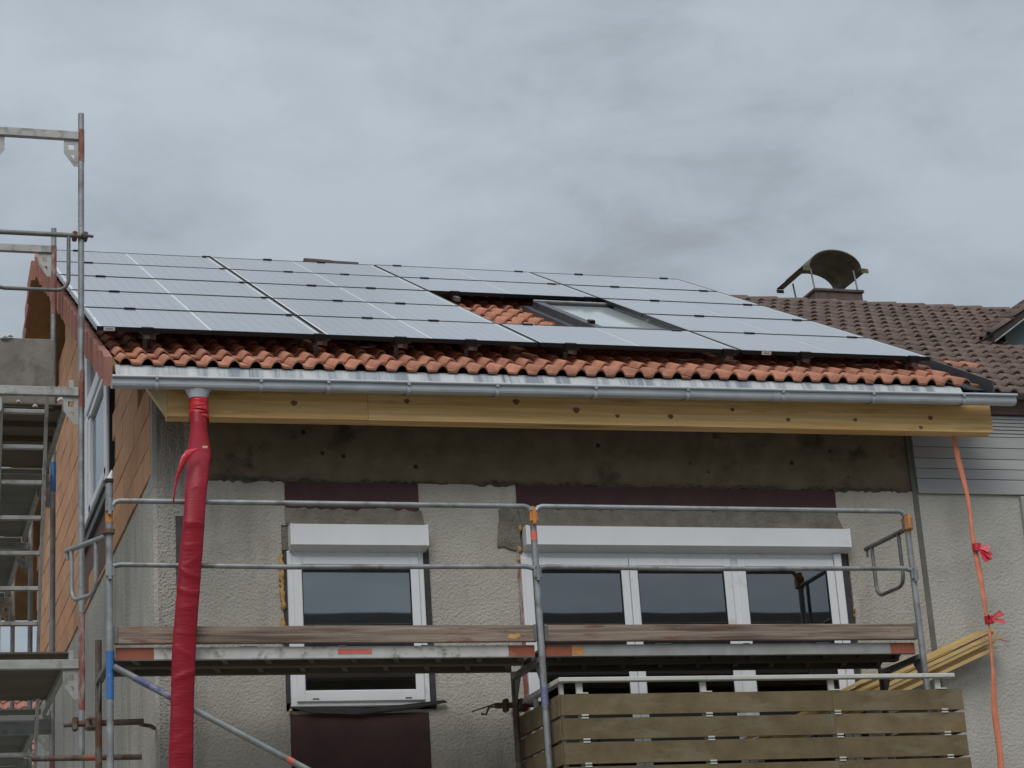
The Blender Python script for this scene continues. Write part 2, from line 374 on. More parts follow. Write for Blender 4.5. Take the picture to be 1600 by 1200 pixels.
W1 = (.965, 2.115, 4.14, 5.56); W2 = (2.83, 5.68, 3.0, 5.56)
w = MB()
wall_holes(w, .30, 6.335, 0, 5.905, [W1, W2], 0, .3)
w.quad((.30, 0, 5.905), (6.335, 0, 5.905), (6.335, .03, 5.905), (.30, .03, 5.905))
fw = w.build('front_wall', 'stucco', house)
box('corner_strip', 'stucco_side', house, -.002, .0315, -.0045, .25, 0, 5.838)
box('wall_pier', 'stucco_grey', house, .032, .2995, -.003, .3, 0, 6.62, label='dirty grey rough rendered pier at the house corner')
box('corner_strip', 'plaster_edge', house, -.004, .0315, -.006, .25, 5.84, 6.66)
box('concrete_band', 'concrete_old', house, .30, 6.36, .022, .3, 5.907, 6.7, label='stained bare concrete band under the eave')
box('wall_channel', 'channel', house, .165, .26, -.010, -.0035, 4.5, 5.62)
box('expansion_joint', 'joint', house, 6.337, 6.385, -.004, .2, 0, 6.7)
for (xa_, xb_) in ((.42, 1.4), (1.5, 2.3), (2.5, 3.9), (3.95, 5.2), (5.3, 6.3)):
    p = jag([(xa_, 5.900), (xb_, 5.900), (xb_-.1, 5.915+random.uniform(0, .02)), (xa_+.1, 5.915+random.uniform(0, .03))], 0, .014, .03)
    MB().prism([(x, -.004, z) for x, z in p], (0, .024, 0)).build('crumbled_edge', 'crumb', house)
for (a, b) in ((.966, 2.114), (2.831, 5.679)): box('lintel_fill', 'mortar', house, a, b, .012, .2, 5.37, 5.559)
# painted and patched areas
for (a, b, c, d) in ((1.0, 2.055, 5.655, 5.904), (2.85, 5.62, 5.68, 5.904), (.99, 2.05, 0, 4.115)):
    p = jag([(a, max(c, 2.5)), (b, max(c, 2.5)), (b, d), (a, d)], 0, .0035, .03, {0, 1, 3})
    MB().prism([(x, -.005, z) for x, z in p], (0, .0045, 0)).build('maroon_band', 'maroon', house)
def patch(pts, amp, thick, edges):
    p = jag(pts, thick, amp, .045, edges)
    MB().prism([(x, -.0002-thick, z) for x, z in p], (0, thick, 0)).build('mortar_patch', 'mortar', house)
patch([(1.0, 5.57), (2.09, 5.57), (2.07, 5.685), (1.0, 5.695)], .016, .012, {2})
patch([(2.88, 5.57), (5.66, 5.57), (5.60, 5.72), (2.86, 5.715)], .018, .012, {2})
patch([(2.67, 5.40), (2.87, 5.35), (2.855, 5.72), (2.70, 5.70), (2.70, 5.62)], .02, .014, None)

def frame_box(mb, x0, x1, z0, z1, w_, y0, y1, c=.006, wb=None):
    wb = wb or w_
    mb.box(x0, x0+w_, y0, y1, z0, z1, c=c); mb.box(x1-w_, x1, y0, y1, z0, z1, c=c)
    mb.box(x0+w_-.001, x1-w_+.001, y0+.0015, y1-.001, z0, z0+wb, c=c); mb.box(x0+w_-.001, x1-w_+.001, y0+.0015, y1-.001, z1-w_, z1, c=c)
def sash(par, x0, x1, z0, z1, y=0.0, wb=.075):
    mb = MB(); frame_box(mb, x0, x1, z0, z1, .066, y-.022, y+.05, wb=wb)
    s_ = mb.build('sash', 'pvc', par)
    b = MB(); frame_box(b, x0+.064, x1-.064, z0+wb-.002, z1-.064, .009, y-.012, y+.02, c=0)
    b.build('glazing_seal', 'seal', par)
    box('pane', 'glass', par, x0+.07, x1-.07, y-.002, y+.004, z0+wb+.006, z1-.07)
def shutter(par, x0, x1, z0, z1):
    pr = [(x0, .02, z0-.045), (x0, -.105, z0), (x0, -.105, z1), (x0, .02, z1+.012)]
    MB().prism(pr, (x1-x0, 0, 0)).build('shutter_box', 'pvc', par)
    e_ = MB()
    for xx in (x0, x1-.012): e_.box(xx-.004, xx+.016, -.109, .0, z0-.004, z1+.004, c=.003)
    e_.build('shutter_end_cap', 'pvc', par)
win = node('window', (1.54, 0, 4.17), house, 'single white window with roller shutter box and dark sealing strips')
mb = MB(); frame_box(mb, 1.0, 2.07, 4.17, 5.36, .05, -.004, .07); mb.build('frame', 'pvc', win)
sash(win, 1.045, 2.025, 4.205, 5.315, wb=.085)
shutter(win, 1.02, 2.09, 5.385, 5.545)
for xx in (1.16, 1.87): box('drain_slot', 'seal', win, xx, xx+.05, -.0245, -.0215, 4.223, 4.229)
box('sealing_strip', 'membrane', win, 2.072, 2.112, -.012, .12, 4.15, 5.36)
box('sealing_strip', 'membrane', win, .968, .998, -.006, .12, 4.2, 5.36)
mb = MB(); p = jag([(.99, 4.165), (2.16, 4.185), (2.17, 4.21), (2.05, 4.17)], 0, .006, .05)
mb.prism([(.985, -.03, 4.165), (1.6, -.035, 4.15), (2.16, -.05, 4.20), (2.19, -.045, 4.185), (1.9, -.032, 4.135), (1.5, -.03, 4.105), (1.15, -.03, 4.12)], (0, .028, 0))
mb.build('loose_membrane', 'membrane', win, 'loose sealing membrane sagging below the window')
f = MB()
for (za, zb) in ((4.64, 4.86), (4.90, 5.36)):
    kz = int((zb-za)/.022); ps = []; rs_ = []
    for i in range(kz+1):
        ps.append((.958+random.uniform(-.008, .006), -.012, za+i*.022)); rs_.append(.004 if i in (0, kz) else random.uniform(.010, .021))
    MB().tube(ps, .015, 9, rs=rs_).build('foam_bead', 'foam', win)
f.tube([(.985, -.02, 4.135), (1.0, -.02, 4.15)], .014, 6)
f.build('foam_bead', 'foam', win)

win2 = node('window', (4.2, 0, 3.0), house, 'wide three-part white balcony window with roller shutter box')
mb = MB(); frame_box(mb, 2.85, 5.60, 3.02, 5.36, .045, -.004, .07); mb.box(4.60, 4.70, -.003, .069, 3.06, 5.32, c=.006); mb.build('frame', 'pvc', win2)
sash(win2, 2.875, 3.745, 3.05, 5.315); sash(win2, 3.75, 4.62, 3.05, 5.315, y=-.002); sash(win2, 4.68, 5.53, 3.05, 5.315)
box('side_profile', 'pvc', win2, 5.535, 5.60, -.03, .05, 3.02, 5.36, c=.005)
shutter(win2, 2.885, 5.665, 5.40, 5.55)
box('sealing_strip', 'membrane', win2, 5.602, 5.655, -.01, .12, 3.1, 5.37)
mb = MB(); mb.prism([(x, -.012, z) for x, z in jag([(2.80, 3.0), (2.848, 3.0), (2.848, 5.37), (2.825, 5.37)], 0, .01, .06, {3})], (0, .02, 0)); mb.build('exposed_reveal', 'rust_tube', win2)
f = MB()
for (x, z, r) in ((2.862, 5.55, .02), (2.845, 5.38, .022), (2.83, 5.30, .014), (5.668, 4.9, .013), (5.665, 4.85, .010), (5.66, 5.56, .016)):
    MB().tube([(x, -.01, z-r), (x+.004, -.02, z), (x, -.01, z+r)], r, 7, rs=[r*.5, r, r*.4]).build('foam_bead', 'foam', win2)
# rooms behind the panes
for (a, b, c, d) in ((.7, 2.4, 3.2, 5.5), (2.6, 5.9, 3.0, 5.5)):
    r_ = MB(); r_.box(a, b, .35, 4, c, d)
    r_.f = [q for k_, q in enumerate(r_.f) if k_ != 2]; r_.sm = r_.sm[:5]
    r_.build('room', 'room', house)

# gable wall with clay bricks
gw = node('gable_wall', (0, 5.4, 0), house)
def zroof(y, off=0): return (EZ+(y-EY)*TP if y <= 6.6 else EZ+7.1*TP-(y-6.6)*TP)-off
YB = 10.7
box('wall_base', 'stucco_side', gw, .0, .3, .25, YB, 0, 5.945)
MB().prism([(.024, .05, 5.95), (.024, YB, 5.95), (.024, YB, zroof(YB, .2)), (.024, 6.6, zroof(6.6, .2)), (.024, .05, zroof(.05, .2))], (.26, 0, 0)).build('wall_core', 'mortar_joint', gw)
bl, bh = .498, .249
bme = MB().box(-.012, .03, 0, bl-.004, 0, bh-.010, c=.003).mesh('brick', (0, 0, 0)); bme.materials.append(K['brick'])
hme = MB().box(-.012, .03, 0, bl/2-.004, 0, bh-.010, c=.003).mesh('brick', (0, 0, 0)); hme.materials.append(K['brick'])
GWIN = (2.72, 4.90, 6.6)
for row in range(18):
    z = 5.957+row*bh; y = .055
    off = (row % 2)*bl/2
    while y < YB-.05:
        ln = bl
        me = bme
        if y < .06 and off: ln = bl/2; me = hme
        z1 = z+bh
        ok = z1 < min(zroof(y, .16), zroof(y+ln, .16)) and y+ln < YB+.2
        if y+ln > GWIN[0] and y < GWIN[1] and z1 > GWIN[2]-.12: ok = False
        if ok: piece('brick', me, gw, (random.uniform(-.003, .003), y, z))
        y += ln
# gable window
gwin = node('window', (0, 3.8, 6.6), house, 'tall white gable window with sloping top')
def yz_bar(mb, y0, z0, y1, z1, w_, x0=-.035, x1=.05):
    d = Vector((0, y1-y0, z1-z0)).normalized(); n_ = Vector((0, -d.z, d.y))*w_
    a, b = Vector((x0, y0, z0)), Vector((x0, y1, z1))
    mb.prism([a, b, b+n_, a+n_], (x1-x0, 0, 0))
mb = MB()
ya, yb_ = 2.75, 4.87
yz_bar(mb, ya, 6.66, yb_, 6.66, .09); mb.box(-.04, .055, ya-.002, ya+.09, 6.655, zroof(ya, .22), c=.006)
mb.box(-.04, .055, yb_-.42, yb_+.002, 6.655, zroof(yb_, .22), c=.006)
mb.box(-.045, .05, ya+.01, yb_-.01, 7.78, 7.92, c=.006)
yz_bar(mb, ya, zroof(ya, .32), yb_, zroof(yb_, .32), .09)
mb.build('frame', 'pvc', gwin)
mb = MB(); yz_bar(mb, ya+.12, 6.78, yb_-.2, 6.78, .06, -.03, .04); mb.box(-.03, .04, ya+.12, ya+.3, 6.78, 7.74, c=.004); mb.box(-.03, .04, yb_-.62, yb_-.48, 6.78, 7.74, c=.004); yz_bar(mb, ya+.12, 7.70, yb_-.2, 7.70, .06, -.03, .04)
mb.build('sash', 'pvc', gwin)
MB().prism([(.0, ya+.08, 6.74), (0, yb_-.1, 6.74), (0, yb_-.1, 7.8), (0, ya+.08, 7.8)], (.006, 0, 0)).build('pane', 'glass', gwin)
MB().prism([(.0, ya+.08, 7.9), (0, yb_-.1, 7.9), (0, yb_-.1, zroof(yb_-.1, .28)), (0, ya+.08, zroof(ya+.08, .28))], (.006, 0, 0)).build('pane', 'glass', gwin)
box('sill', 'steel_dull', gwin, -.07, .05, ya-.02, yb_+.03, 6.60, 6.655)
box('sill', 'lead', gwin, -.05, .05, ya-.02, yb_+.03, 6.50, 6.575)
box('gap_strip', 'seal', gwin, -.02, .05, ya-.07, ya-.006, 6.6, zroof(ya, .25))
box('brick_infill', 'fascia', gwin, -.014, .04, ya, yb_+.02, 6.0, 6.49, label='dark brown membrane below the gable window')
box('house_rear_wall', 'stucco_side', house, .3, 6.3, YB-.3, YB-.002, 0, 7.6)

# roof
X0, X1 = -.36, 6.83
roof = node('roof', (3.2, 5.4, 6.6), house)
RY = 6.6
rz = lambda y, h: zroof(y)+h
sl_ = MB()
sl_.prism([(X0, EY+.1, zroof(EY+.1, .06)), (X0, RY, zroof(RY, .03)), (X0, 12.0, zroof(12.0, .03)), (X0, 12.0, zroof(12.0, .19)), (X0, RY, zroof(RY, .2)), (X0, -.3, zroof(-.3, .19)), (X0, EY+.1, zroof(EY+.1, .1))], (X1-X0, 0, 0))
sl_.build('roof_deck', 'soffit', roof)
TW, TC, TL = .3225, .348, .42
def tile_mesh(name, w_, L_, mname, waves=2, hgt=.043, lift=.03, th=.014):
    pr = []
    nseg = 9
    for k in range(waves):
        for j in range(nseg):
            u = j/nseg
            pr.append(((k+u)*w_/waves, hgt*(max(0, math.sin(math.pi*min(1, u/.56)))**.8 if u < .56 else 0)))
    pr.append((w_, 0)); n_ = len(pr)
    vs = []
    for (v, l_) in ((0, lift), (L_, lift*.0)):
        for (x, z) in pr: vs.append((x, v, z+l_))
    for (x, z) in pr: vs.append((x, 0, z+lift-th))
    fs = [(i, i+1, n_+i+1, n_+i) for i in range(n_-1)]; fr = [(2*n_+i, 2*n_+i+1, i+1, i) for i in range(n_-1)]
    me = bpy.data.meshes.new(name); me.from_pydata(vs, [], fs+fr); me.update()
    me.polygons.foreach_set('use_smooth', [True]*len(fs)+[False]*len(fr)); me.materials.append(K[mname]); return me, vs, fs+fr
tme, tvs, tfs = tile_mesh('roof_tile', TW, TL, 'tile', 2, .048, .030, .016)
ncol = 22
def tilt(x): return -.033+.0068*(x+.28)
TX0 = X0+.055
nrow = 20
fld = MB(); Rm = Matrix.Rotation(PT, 4, 'X')
for r_ in range(nrow):
    for c_ in range(ncol):
        x = TX0+c_*TW; s_ = -.02+r_*TC
        p = roofpt(x, s_, -.005)+Vector((0, 0, tilt(x)))
        near = r_ < 6 or c_ == 0 or c_ == ncol-1 or (10 <= c_ <= 14 and 6 <= r_ <= 12)
        if 4.05 < x+TW*.5 < 5.15 and 2.0 < s_+.2 < 4.5: continue
        if near:
            piece('roof_tile', tme, roof, p+Vector((0, 0, random.uniform(-.002, .004))), (PT+random.uniform(-.006, .006), 0, random.uniform(-.004, .004)))
        else:
            M4 = Matrix.Translation(p) @ Rm
            fld.add([M4 @ Vector(v) for v in tvs], tfs, True)
fld.build('roof_tile_field', 'tile', roof, kind='stuff')
dv = TC*CP
def verge_mesh(sign, ln):
    mb_ = MB(); t_ = TP*sign
    o0, o1 = (-.062, -.044) if sign > 0 else (-.044, -.062)
    vs_ = []
    for (y_, o_) in ((0, o0), (ln, o1)):
        for (x_, z_) in ((o_, -.175), (0.0, -.175), (0.0, .052), (o_, .052)): vs_.append((x_, y_, z_+y_*t_))
    mb_.add(vs_, [(0, 1, 2, 3), (7, 6, 5, 4), (0, 3, 7, 4), (3, 2, 6, 7), (2, 1, 5, 6), (1, 0, 4, 5)])
    me_ = mb_.mesh('verge_tile'); me_.materials.append(K['verge']); return me_
vme = verge_mesh(1, dv-.012)
for r_ in range(nrow+2):
    p = roofpt(X0, -.03+r_*TC, .012)+Vector((random.uniform(-.004, .004), 0, tilt(X0)+random.uniform(-.004, .004)))
    piece('verge_tile', vme, roof, p, (0, 0, random.uniform(-.008, .008)))
bme_ = verge_mesh(-1, .318)
for r_ in range(14):
    y = RY+.15+r_*.33; piece('verge_tile', bme_, roof, (X0, y, zroof(y)+.0))
rme = MB()
rme.tube([(0, 0, 0), (.36, 0, 0)], .12, 12); rm_ = rme.mesh('ridge_tile'); rm_.materials.append(K['tile'])
for i in range(20): piece('ridge_tile', rm_, roof, (X0+i*.355, RY, zroof(RY)-.10), (0, R(1.5), 0))
# skylight
def roofbox(mb, x0, x1, s0, s1, h0, h1):
    vs = [roofpt(x, s_, h) for h in (h0, h1) for s_ in (s0, s1) for x in (x0, x1)]
    return mb.add(vs, [(0, 2, 3, 1), (4, 5, 7, 6), (0, 1, 5, 4), (2, 6, 7, 3), (0, 4, 6, 2), (1, 3, 7, 5)])
sk = node('roof_window', roofpt(4.55, 3.5), house, 'grey framed roof window in the gap between the panels')
mb = MB(); roofbox(mb, 4.13, 4.215, 2.1, 4.06, 0, .135); roofbox(mb, 5.0, 5.075, 2.1, 4.06, 0, .135); roofbox(mb, 4.216, 4.999, 3.98, 4.059, 0, .133); roofbox(mb, 4.216, 4.999, 2.1, 2.2, 0, .133)
mb.build('frame', 'lead', sk)
mb = MB(); roofbox(mb, 4.06, 4.128, 2.0, 4.2, 0, .07); roofbox(mb, 5.077, 5.14, 2.0, 4.2, 0, .07); roofbox(mb, 4.13, 5.075, 4.062, 4.2, 0, .07); mb.build('flashing', 'lead', sk)
mb = MB(); roofbox(mb, 4.21, 5.005, 2.19, 3.985, .10, .11); mb.build('pane', 'sky_pane', sk)
mb = MB(); roofbox(mb, 4.22, 4.99, 2.2, 2.36, .1105, .118); mb.build('pane_bar', 'steel_dull', sk)
mb = MB(); roofbox(mb, 4.155, 4.205, 2.38, 2.46, .136, .165); mb.build('frame_hinge', 'pv_frame', sk)
mb = MB(); roofbox(mb, 4.93, 4.955, 2.3, 3.95, .111, .122); mb.build('trim', 'grey_cap', sk)
mb = MB(); roofbox(mb, 4.13, 5.075, 4.0, 4.062, .1355, .15); mb.build('trim', 'alu', sk)
# eave: beam, wedge, apron, gutter
for (a, b) in ((.06, 1.598), (1.578, 6.93)):
    zl = lambda x: 6.275+(x-.06)*.0055
    a_, b2_ = a-.007, b-.03
    MB().prism([(a_, -.47, zl(a)-.016), (b2_, -.47, zl(b)-.016), (b2_, -.47, 6.55), (a_, -.47, 6.55)], (0, .14, 0)).build('eave_beam', 'timber', house)
MB().prism([(-.10, -.469, 6.474), (.0515, -.469, 6.252), (.0515, -.469, 6.55), (-.10, -.469, 6.55)], (0, .06, 0)).build('beam_end_wedge', 'timber_pale', house)
for kx, kz in ((1.01,6.401),(1.89,6.441),(2.77,6.461),(3.26,6.406),(3.60,6.368),(4.05,6.375),(4.59,6.448),(5.07,6.375),(5.67,6.390),(6.36,6.425),(6.26,6.339)):
    kr = random.uniform(.012, .030)
    kp = [(kx-.0033*(kx+2.05)+kr*(1+.2*math.sin(3*a_))*math.cos(a_), -.4712, kz-.016+kr*.85*math.sin(a_)) for a_ in [2*math.pi*j/9 for j in range(9)]]
    MB().prism(kp, (0, .001, 0)).build('knot', 'knot', house)
zt = lambda x: 6.600+(x+.28)*.0087
zg = lambda x: 6.489+(x+.37)*.0100
ap = MB()
for i in range(7):
    a = -.335+i*.995; b = min(a+.992, 6.62)
    ap.quad((a, -.575, zg(a)+.0), (b, -.575, zg(b)+.0), (b, -.503, EZ+tilt(b)-.001), (a, -.503, EZ+tilt(a)-.001))
ap.build('zinc_apron', 'zinc_apron', house)
gut = node('gutter', (3.3, -.6, 6.5), house, 'long new zinc gutter along the eave')
prof = [(-.512, .0), (-.512, -.03), (-.530, -.048), (-.565, -.062), (-.605, -.070), (-.632, -.069), (-.645, -.060), (-.651, -.045), (-.652, -.02), (-.652, 0)]
gb = MB()
def sweep(mb, a, b, pr, dz=0, sm=True):
    vs = [(a, y, zg(a)+z+dz) for y, z in pr]+[(b, y, zg(b)+z+dz) for y, z in pr]; k = len(pr)
    mb.add(vs, [(i, i+1, k+i+1, k+i) for i in range(k-1)], sm)
sweep(gb, -.37, 7.05, prof, sm=False)
for x in (-.37, 7.05): gb.add([(x, y, zg(x)+z) for y, z in prof], [list(range(len(prof)))])
gb.build('gutter_channel', 'zinc', gut)
tube('gutter_bead', 'zinc_highlight', gut, [(-.375, -.664, zg(-.375)+.004), (7.055, -.664, zg(7.055)+.004)], .0115, 8)
for x in (-.05, .72, 1.23, 1.85, 2.55, 3.35, 4.12, 4.94, 5.74, 6.56):
    b_ = MB(); pr = [(y*1.0-(.004 if y < -.58 else 0), z-.003) for y, z in prof]
    sweep(b_, x-.014, x+.014, pr, sm=False)
    pr2 = [(y-.002, z-.006) for y, z in pr]; sweep(b_, x-.014, x+.014, pr2, sm=False)
    b_.build('gutter_bracket', 'zinc', gut)
    box('bracket_clip', 'alu', gut, x-.012, x+.012, -.674, -.655, zg(x)-.022, zg(x)+.012, c=.003)
b_ = MB(); sweep(b_, 4.86, 4.99, [(y-(.003 if y < -.58 else 0), z-.004) for y, z in prof]); b_.build('gutter_joint', 'zinc', gut)
b_ = MB(); n_ = 14
vs = []
for (z, rx, ry) in ((zg(.26)-.060, .105, .058), (zg(.26)-.078, .095, .055), (zg(.26)-.128, .068, .05), (zg(.26)-.22, .064, .05)):
    vs += [(.26+rx*math.cos(2*math.pi*j/n_), -.583+ry*math.sin(2*math.pi*j/n_), z) for j in range(n_)]
b_.add(vs, [(i*n_+j, i*n_+(j+1) % n_, (i+1)*n_+(j+1) % n_, (i+1)*n_+j) for i in range(3) for j in range(n_)], True)
b_.build('gutter_outlet', 'zinc', gut)
fl = MB()
fl.prism([(6.90, -.56, zroof(-.56, .06)), (6.90, .32, zroof(.32, .06)), (6.90, .32, zroof(.32)+.10), (6.90, -.56, zroof(-.56)+.085)], (.012, 0, 0))
fl.prism([(6.90, .33, zroof(.33, .06)), (6.90, 6.4, zroof(6.4, .06)), (6.90, 6.4, zroof(6.4)+.06), (6.90, .33, zroof(.33)+.103)], (.014, 0, 0))
fl.build('verge_flashing', 'lead', house)
mb = MB(); roofbox(mb, 6.62, 6.895, .06, 7.0, -.026, -.02); mb.build('valley_sheet', 'lead', house)
# ------------------------------------------------------------------ solar panels
PX0, PWD, PGX = -.42, 1.747, 1.765
PS0, PHT, PGS = .55, 1.198, 1.221
PH = .18
def lbox(x0, x1, y0, y1, z0, z1, c=0): return MB().box(x0, x1, y0, y1, z0, z1, c=c)
th = .035
fr_mes = []
for (a, b, c, d, mn) in ((0, PWD, 0, .012, 'pv_frame'), (0, PWD, PHT-.012, PHT, 'pv_frame'), (0, .010, .0125, PHT-.0125, 'pv_frame'), (PWD-.010, PWD, .0125, PHT-.0125, 'pv_frame')):
    q_ = lbox(a, b, c, d, -th, 0).mesh('frame_bar'); q_.materials.append(K[mn]); fr_mes.append(('frame_bar', q_))
q_ = lbox(0, .012, .0125, PHT-.0125, -th, 0).mesh('frame_bar'); q_.materials.append(K['pv_edge_sheen']); edge_me = q_
bs_me = lbox(.0102, PWD-.0102, .0122, PHT-.0122, -.012, -.004).mesh('backsheet'); bs_me.materials.append(K['pv_white'])
cl = MB()
half = (PWD-.038*2-.022)/2
for h in (0, 1):
    xa = .038+h*(half+.022)
    nc = 9
    for i in range(nc):
        wd = half/nc
        cl.quad((xa+i*wd+.0008, .014, -.0025), (xa+(i+1)*wd-.0008, .014, -.0025), (xa+(i+1)*wd-.0008, PHT-.014, -.0025), (xa+i*wd+.0008, PHT-.014, -.0025))
cl_me = cl.mesh('cell_field'); cl_me.materials.append(K['pv_cell'])
ROWN = ['lowest', 'second lowest', 'middle', 'second highest', 'highest']; COLN = ['first', 'second', 'third', 'fourth']
for r_ in range(5):
    for c_ in range(4):
        if c_ == 2 and r_ in (1, 2): continue
        x = PX0+c_*PGX; s_ = PS0+r_*PGS
        p = roofpt(x, s_, PH)
        t_ = thing('solar_panel', p, f'solar panel in the {ROWN[r_]} row on the roof, {COLN[c_]} column from the left gable', 'solar panel', 'solar panels on the tiled roof')
        t_.rotation_euler = (PT+random.uniform(-.0012, .0012), random.uniform(-.0008, .0008), 0)
        for ki, (nm, me) in enumerate(fr_mes+[('backsheet', bs_me), ('cell_field', cl_me)]):
            if ki == 2 and c_ == 0: me = edge_me
            o = bpy.data.objects.new(nm, me); COL.objects.link(o); o.parent = t_
        if (r_, c_) in ((0, 0), (0, 3)):
            xx = .05 if c_ == 0 else .18
            st = MB().box(xx, xx+.085, -.0022, -.0003, -.033, -.004).mesh('sticker'); st.materials.append(K['grey_cap'])
            o = bpy.data.objects.new('sticker', st); COL.objects.link(o); o.parent = t_
            st = MB()
            for q in range(5): st.box(xx+.018+q*.011, xx+.025+q*.011, -.0032, -.0025, -.023, -.014)
            st = st.mesh('sticker_print'); st.materials.append(K['text'])
            o = bpy.data.objects.new('sticker_print', st); COL.objects.link(o); o.parent = t_
mf = thing('panel_mounting_frame', roofpt(3.1, .55, .1), 'metal rails, hooks and clamps carrying the solar panels above the tiles', 'mounting frame')
RX = (-.04, 1.30, 1.95, 2.53, 3.37, 4.75, 5.45, 6.46)
for x in RX:
    for (sa, sb) in (((PS0-.02, 1.74), (4.05, 6.66)) if 3.2 < x < 4.8 else ((PS0-.02, 6.66),)):
        mb = MB(); roofbox(mb, x-.02, x+.02, sa, sb, .10, .14); mb.build('rail', 'steel_dull', mf)
    mb = MB()
    roofbox(mb, x-.017, x+.017, .66, .668, .0, .115); roofbox(mb, x-.04, x+.03, .60, .70, .095, .1)
    mb.build('roof_hook', 'steel_dull', mf)
    mb = MB(); roofbox(mb, x+.035, x+.075, .60, .64, .085, .14); roofbox(mb, x+.02, x+.10, .60, .64, .128, .14); mb.build('rail_end', 'steel_dull', mf)
    for k in range(6):
        s_ = PS0+k*PGS-(.011 if k else .006)
        c_ = min(3, int((x-PX0)/PGX))
        if c_ == 2 and k == 2: continue
        mb = MB(); roofbox(mb, x-.045, x+.045, s_-.019, s_+.019, PH-.05, PH+.007); mb.build('clamp', 'pv_frame', mf)
for (a, b, sag) in ((4.0, 4.7, .05), (5.05, 5.4, .07), (5.6, 6.3, .04), (1.4, 1.9, .04)):
    pts = [roofpt(a+(b-a)*i/8, .62+.1*math.sin(i), .13-sag*math.sin(math.pi*i/8)) for i in range(9)]
    tube('cable', 'seal', mf, pts, .004, 6)
lt = MB(); lt.tube([(2.60, 6.56, zroof(RY)-.022), (2.91, 6.56, zroof(RY)-.032)], .10, 12); lt.tube([(2.92, 6.56, zroof(RY)-.037), (3.22, 6.56, zroof(RY)-.042)], .10, 12)
lt = lt.build('loose_ridge_tile', 'ridge_dark'); tag(lt, 'dark red ridge tiles just showing above the top row of panels', 'ridge tile')

# ------------------------------------------------------------------ red film hose and orange strip
hs = thing('drain_hose', (.1, -1.12, 3.2), 'red plastic film hose taped to the gutter outlet and hanging beside the corner', 'drain hose')
path = [(.262, -.60, 6.36, .066, .05), (.262, -.61, 6.27, .068, .05), (.250, -.66, 6.15, .071, .045), (.238, -.76, 6.02, .077, .040), (.215, -.90, 5.86, .080, .036),
        (.185, -1.02, 5.70, .082, .04), (.155, -1.09, 5.53, .082, .036), (.13, -1.13, 5.3, .080, .036), (.10, -1.135, 5.0, .081, .034), (.075, -1.135, 4.7, .083, .034),
        (.05, -1.135, 4.4, .083, .034), (.035, -1.135, 4.1, .084, .034), (.018, -1.135, 3.75, .084, .034), (0, -1.13, 3.3, .085, .034), (-.02, -1.12, 2.4, .085, .034)]
def samp(path, k):
    o_ = []
    for i in range(len(path)-1):
        for j in range(k):
            t = j/k; o_.append([path[i][q]+(path[i+1][q]-path[i][q])*t for q in range(len(path[0]))])
    o_.append(list(path[-1])); return o_
pp = samp(path, 26); hb = MB(); n_ = 26; vs = []
fr_ = random.Random(5)
FOLDS = [(z_, fr_.choice((.25, .4, .7, 1.0, .3)), fr_.uniform(-.05, .05)) for z_ in (5.98, 5.86, 5.56, 5.28, 5.13, 5.02, 4.93, 4.80, 4.69, 4.50, 4.36, 4.21, 4.08, 3.93, 3.80, 3.70, 3.5)]
zlast = 0; fold = 0
for i, (x, y, z, a, b) in enumerate(pp):
    for j in range(n_):
        q = 2*math.pi*j/n_
        st_ = 0
        for zf, am, ti in FOLDS:
            d_ = z+ti*math.cos(q)-zf
            if d_ <= 0: st_ += am*max(0, 1+d_/.05)
            else: st_ += am*max(0, 1-d_/.010)
        rr = 1+.025*math.sin(3*q+z*4)
        wob = math.sin(z*9)*.0015+(.006*math.sin(z*14+1) if z > 5.75 else 0)
        vs.append((x+(a*.96+wob+.0022*st_)*math.cos(q)*rr, y+(b+.010*st_+.003*math.sin(z*13+2*q))*math.sin(q)*rr, z+(.010*math.sin(2*q+z*3)+.012*math.sin(q*1+z*5))*(1 if i > 10 else 0)))
hb.add(vs, [(i*n_+j, i*n_+(j+1) % n_, (i+1)*n_+(j+1) % n_, (i+1)*n_+j) for i in range(len(pp)-1) for j in range(n_)], True)
hb.build('hose_film', 'hose', hs)
tb = MB()
for k in range(5):
    z = 6.335-k*.032
    tb.tube([(.262, -.602-.002*k, z-.02), (.262+.003*(-1)**k, -.603, z), (.262, -.606, z+.02)], .066, 16, cap=False, rs=[.066+.002*k, .069+.0016*k, .065+.002*k])
tb.build('tape_wrap', 'tape', hs)
def ribbon(name, material, par, pts, wd, label=None, tw=0, th_=.004):
    mb = MB(); k = len(pts); vs = []
    for i, p in enumerate(pts):
        p = Vector(p); a = R(tw*i); d = Vector((math.cos(a), math.sin(a), 0)); w_ = wd[i] if isinstance(wd, (list, tuple)) else wd
        nrm = Vector((-math.sin(a), math.cos(a), 0))*th_
        vs += [p-d*w_/2, p+nrm*1.5, p+d*w_/2, p+d*w_/2-nrm, p-nrm*.5-nrm, p-d*w_/2-nrm]
    fs = [(i*6+j, i*6+(j+1) % 6, (i+1)*6+(j+1) % 6, (i+1)*6+j) for i in range(k-1) for j in range(6)]
    fs += [list(range(5, -1, -1)), list(range((k-1)*6, k*6))]
    mb.add(vs, fs, True); return mb.build(name, material, par, label)
ribbon('tape_tail', 'tape', hs, [(.165, -1.09, 5.83), (.115, -1.12, 5.80), (.075, -1.14, 5.75), (.045, -1.15, 5.68), (.015, -1.15, 5.60), (-.005, -1.15, 5.50), (-.012, -1.15, 5.42)], [.05, .07, .065, .05, .035, .03, .015], tw=14)
box('sticker', 'timber_pale', hs, .21, .245, -1.075, -1.066, 5.84, 5.855)

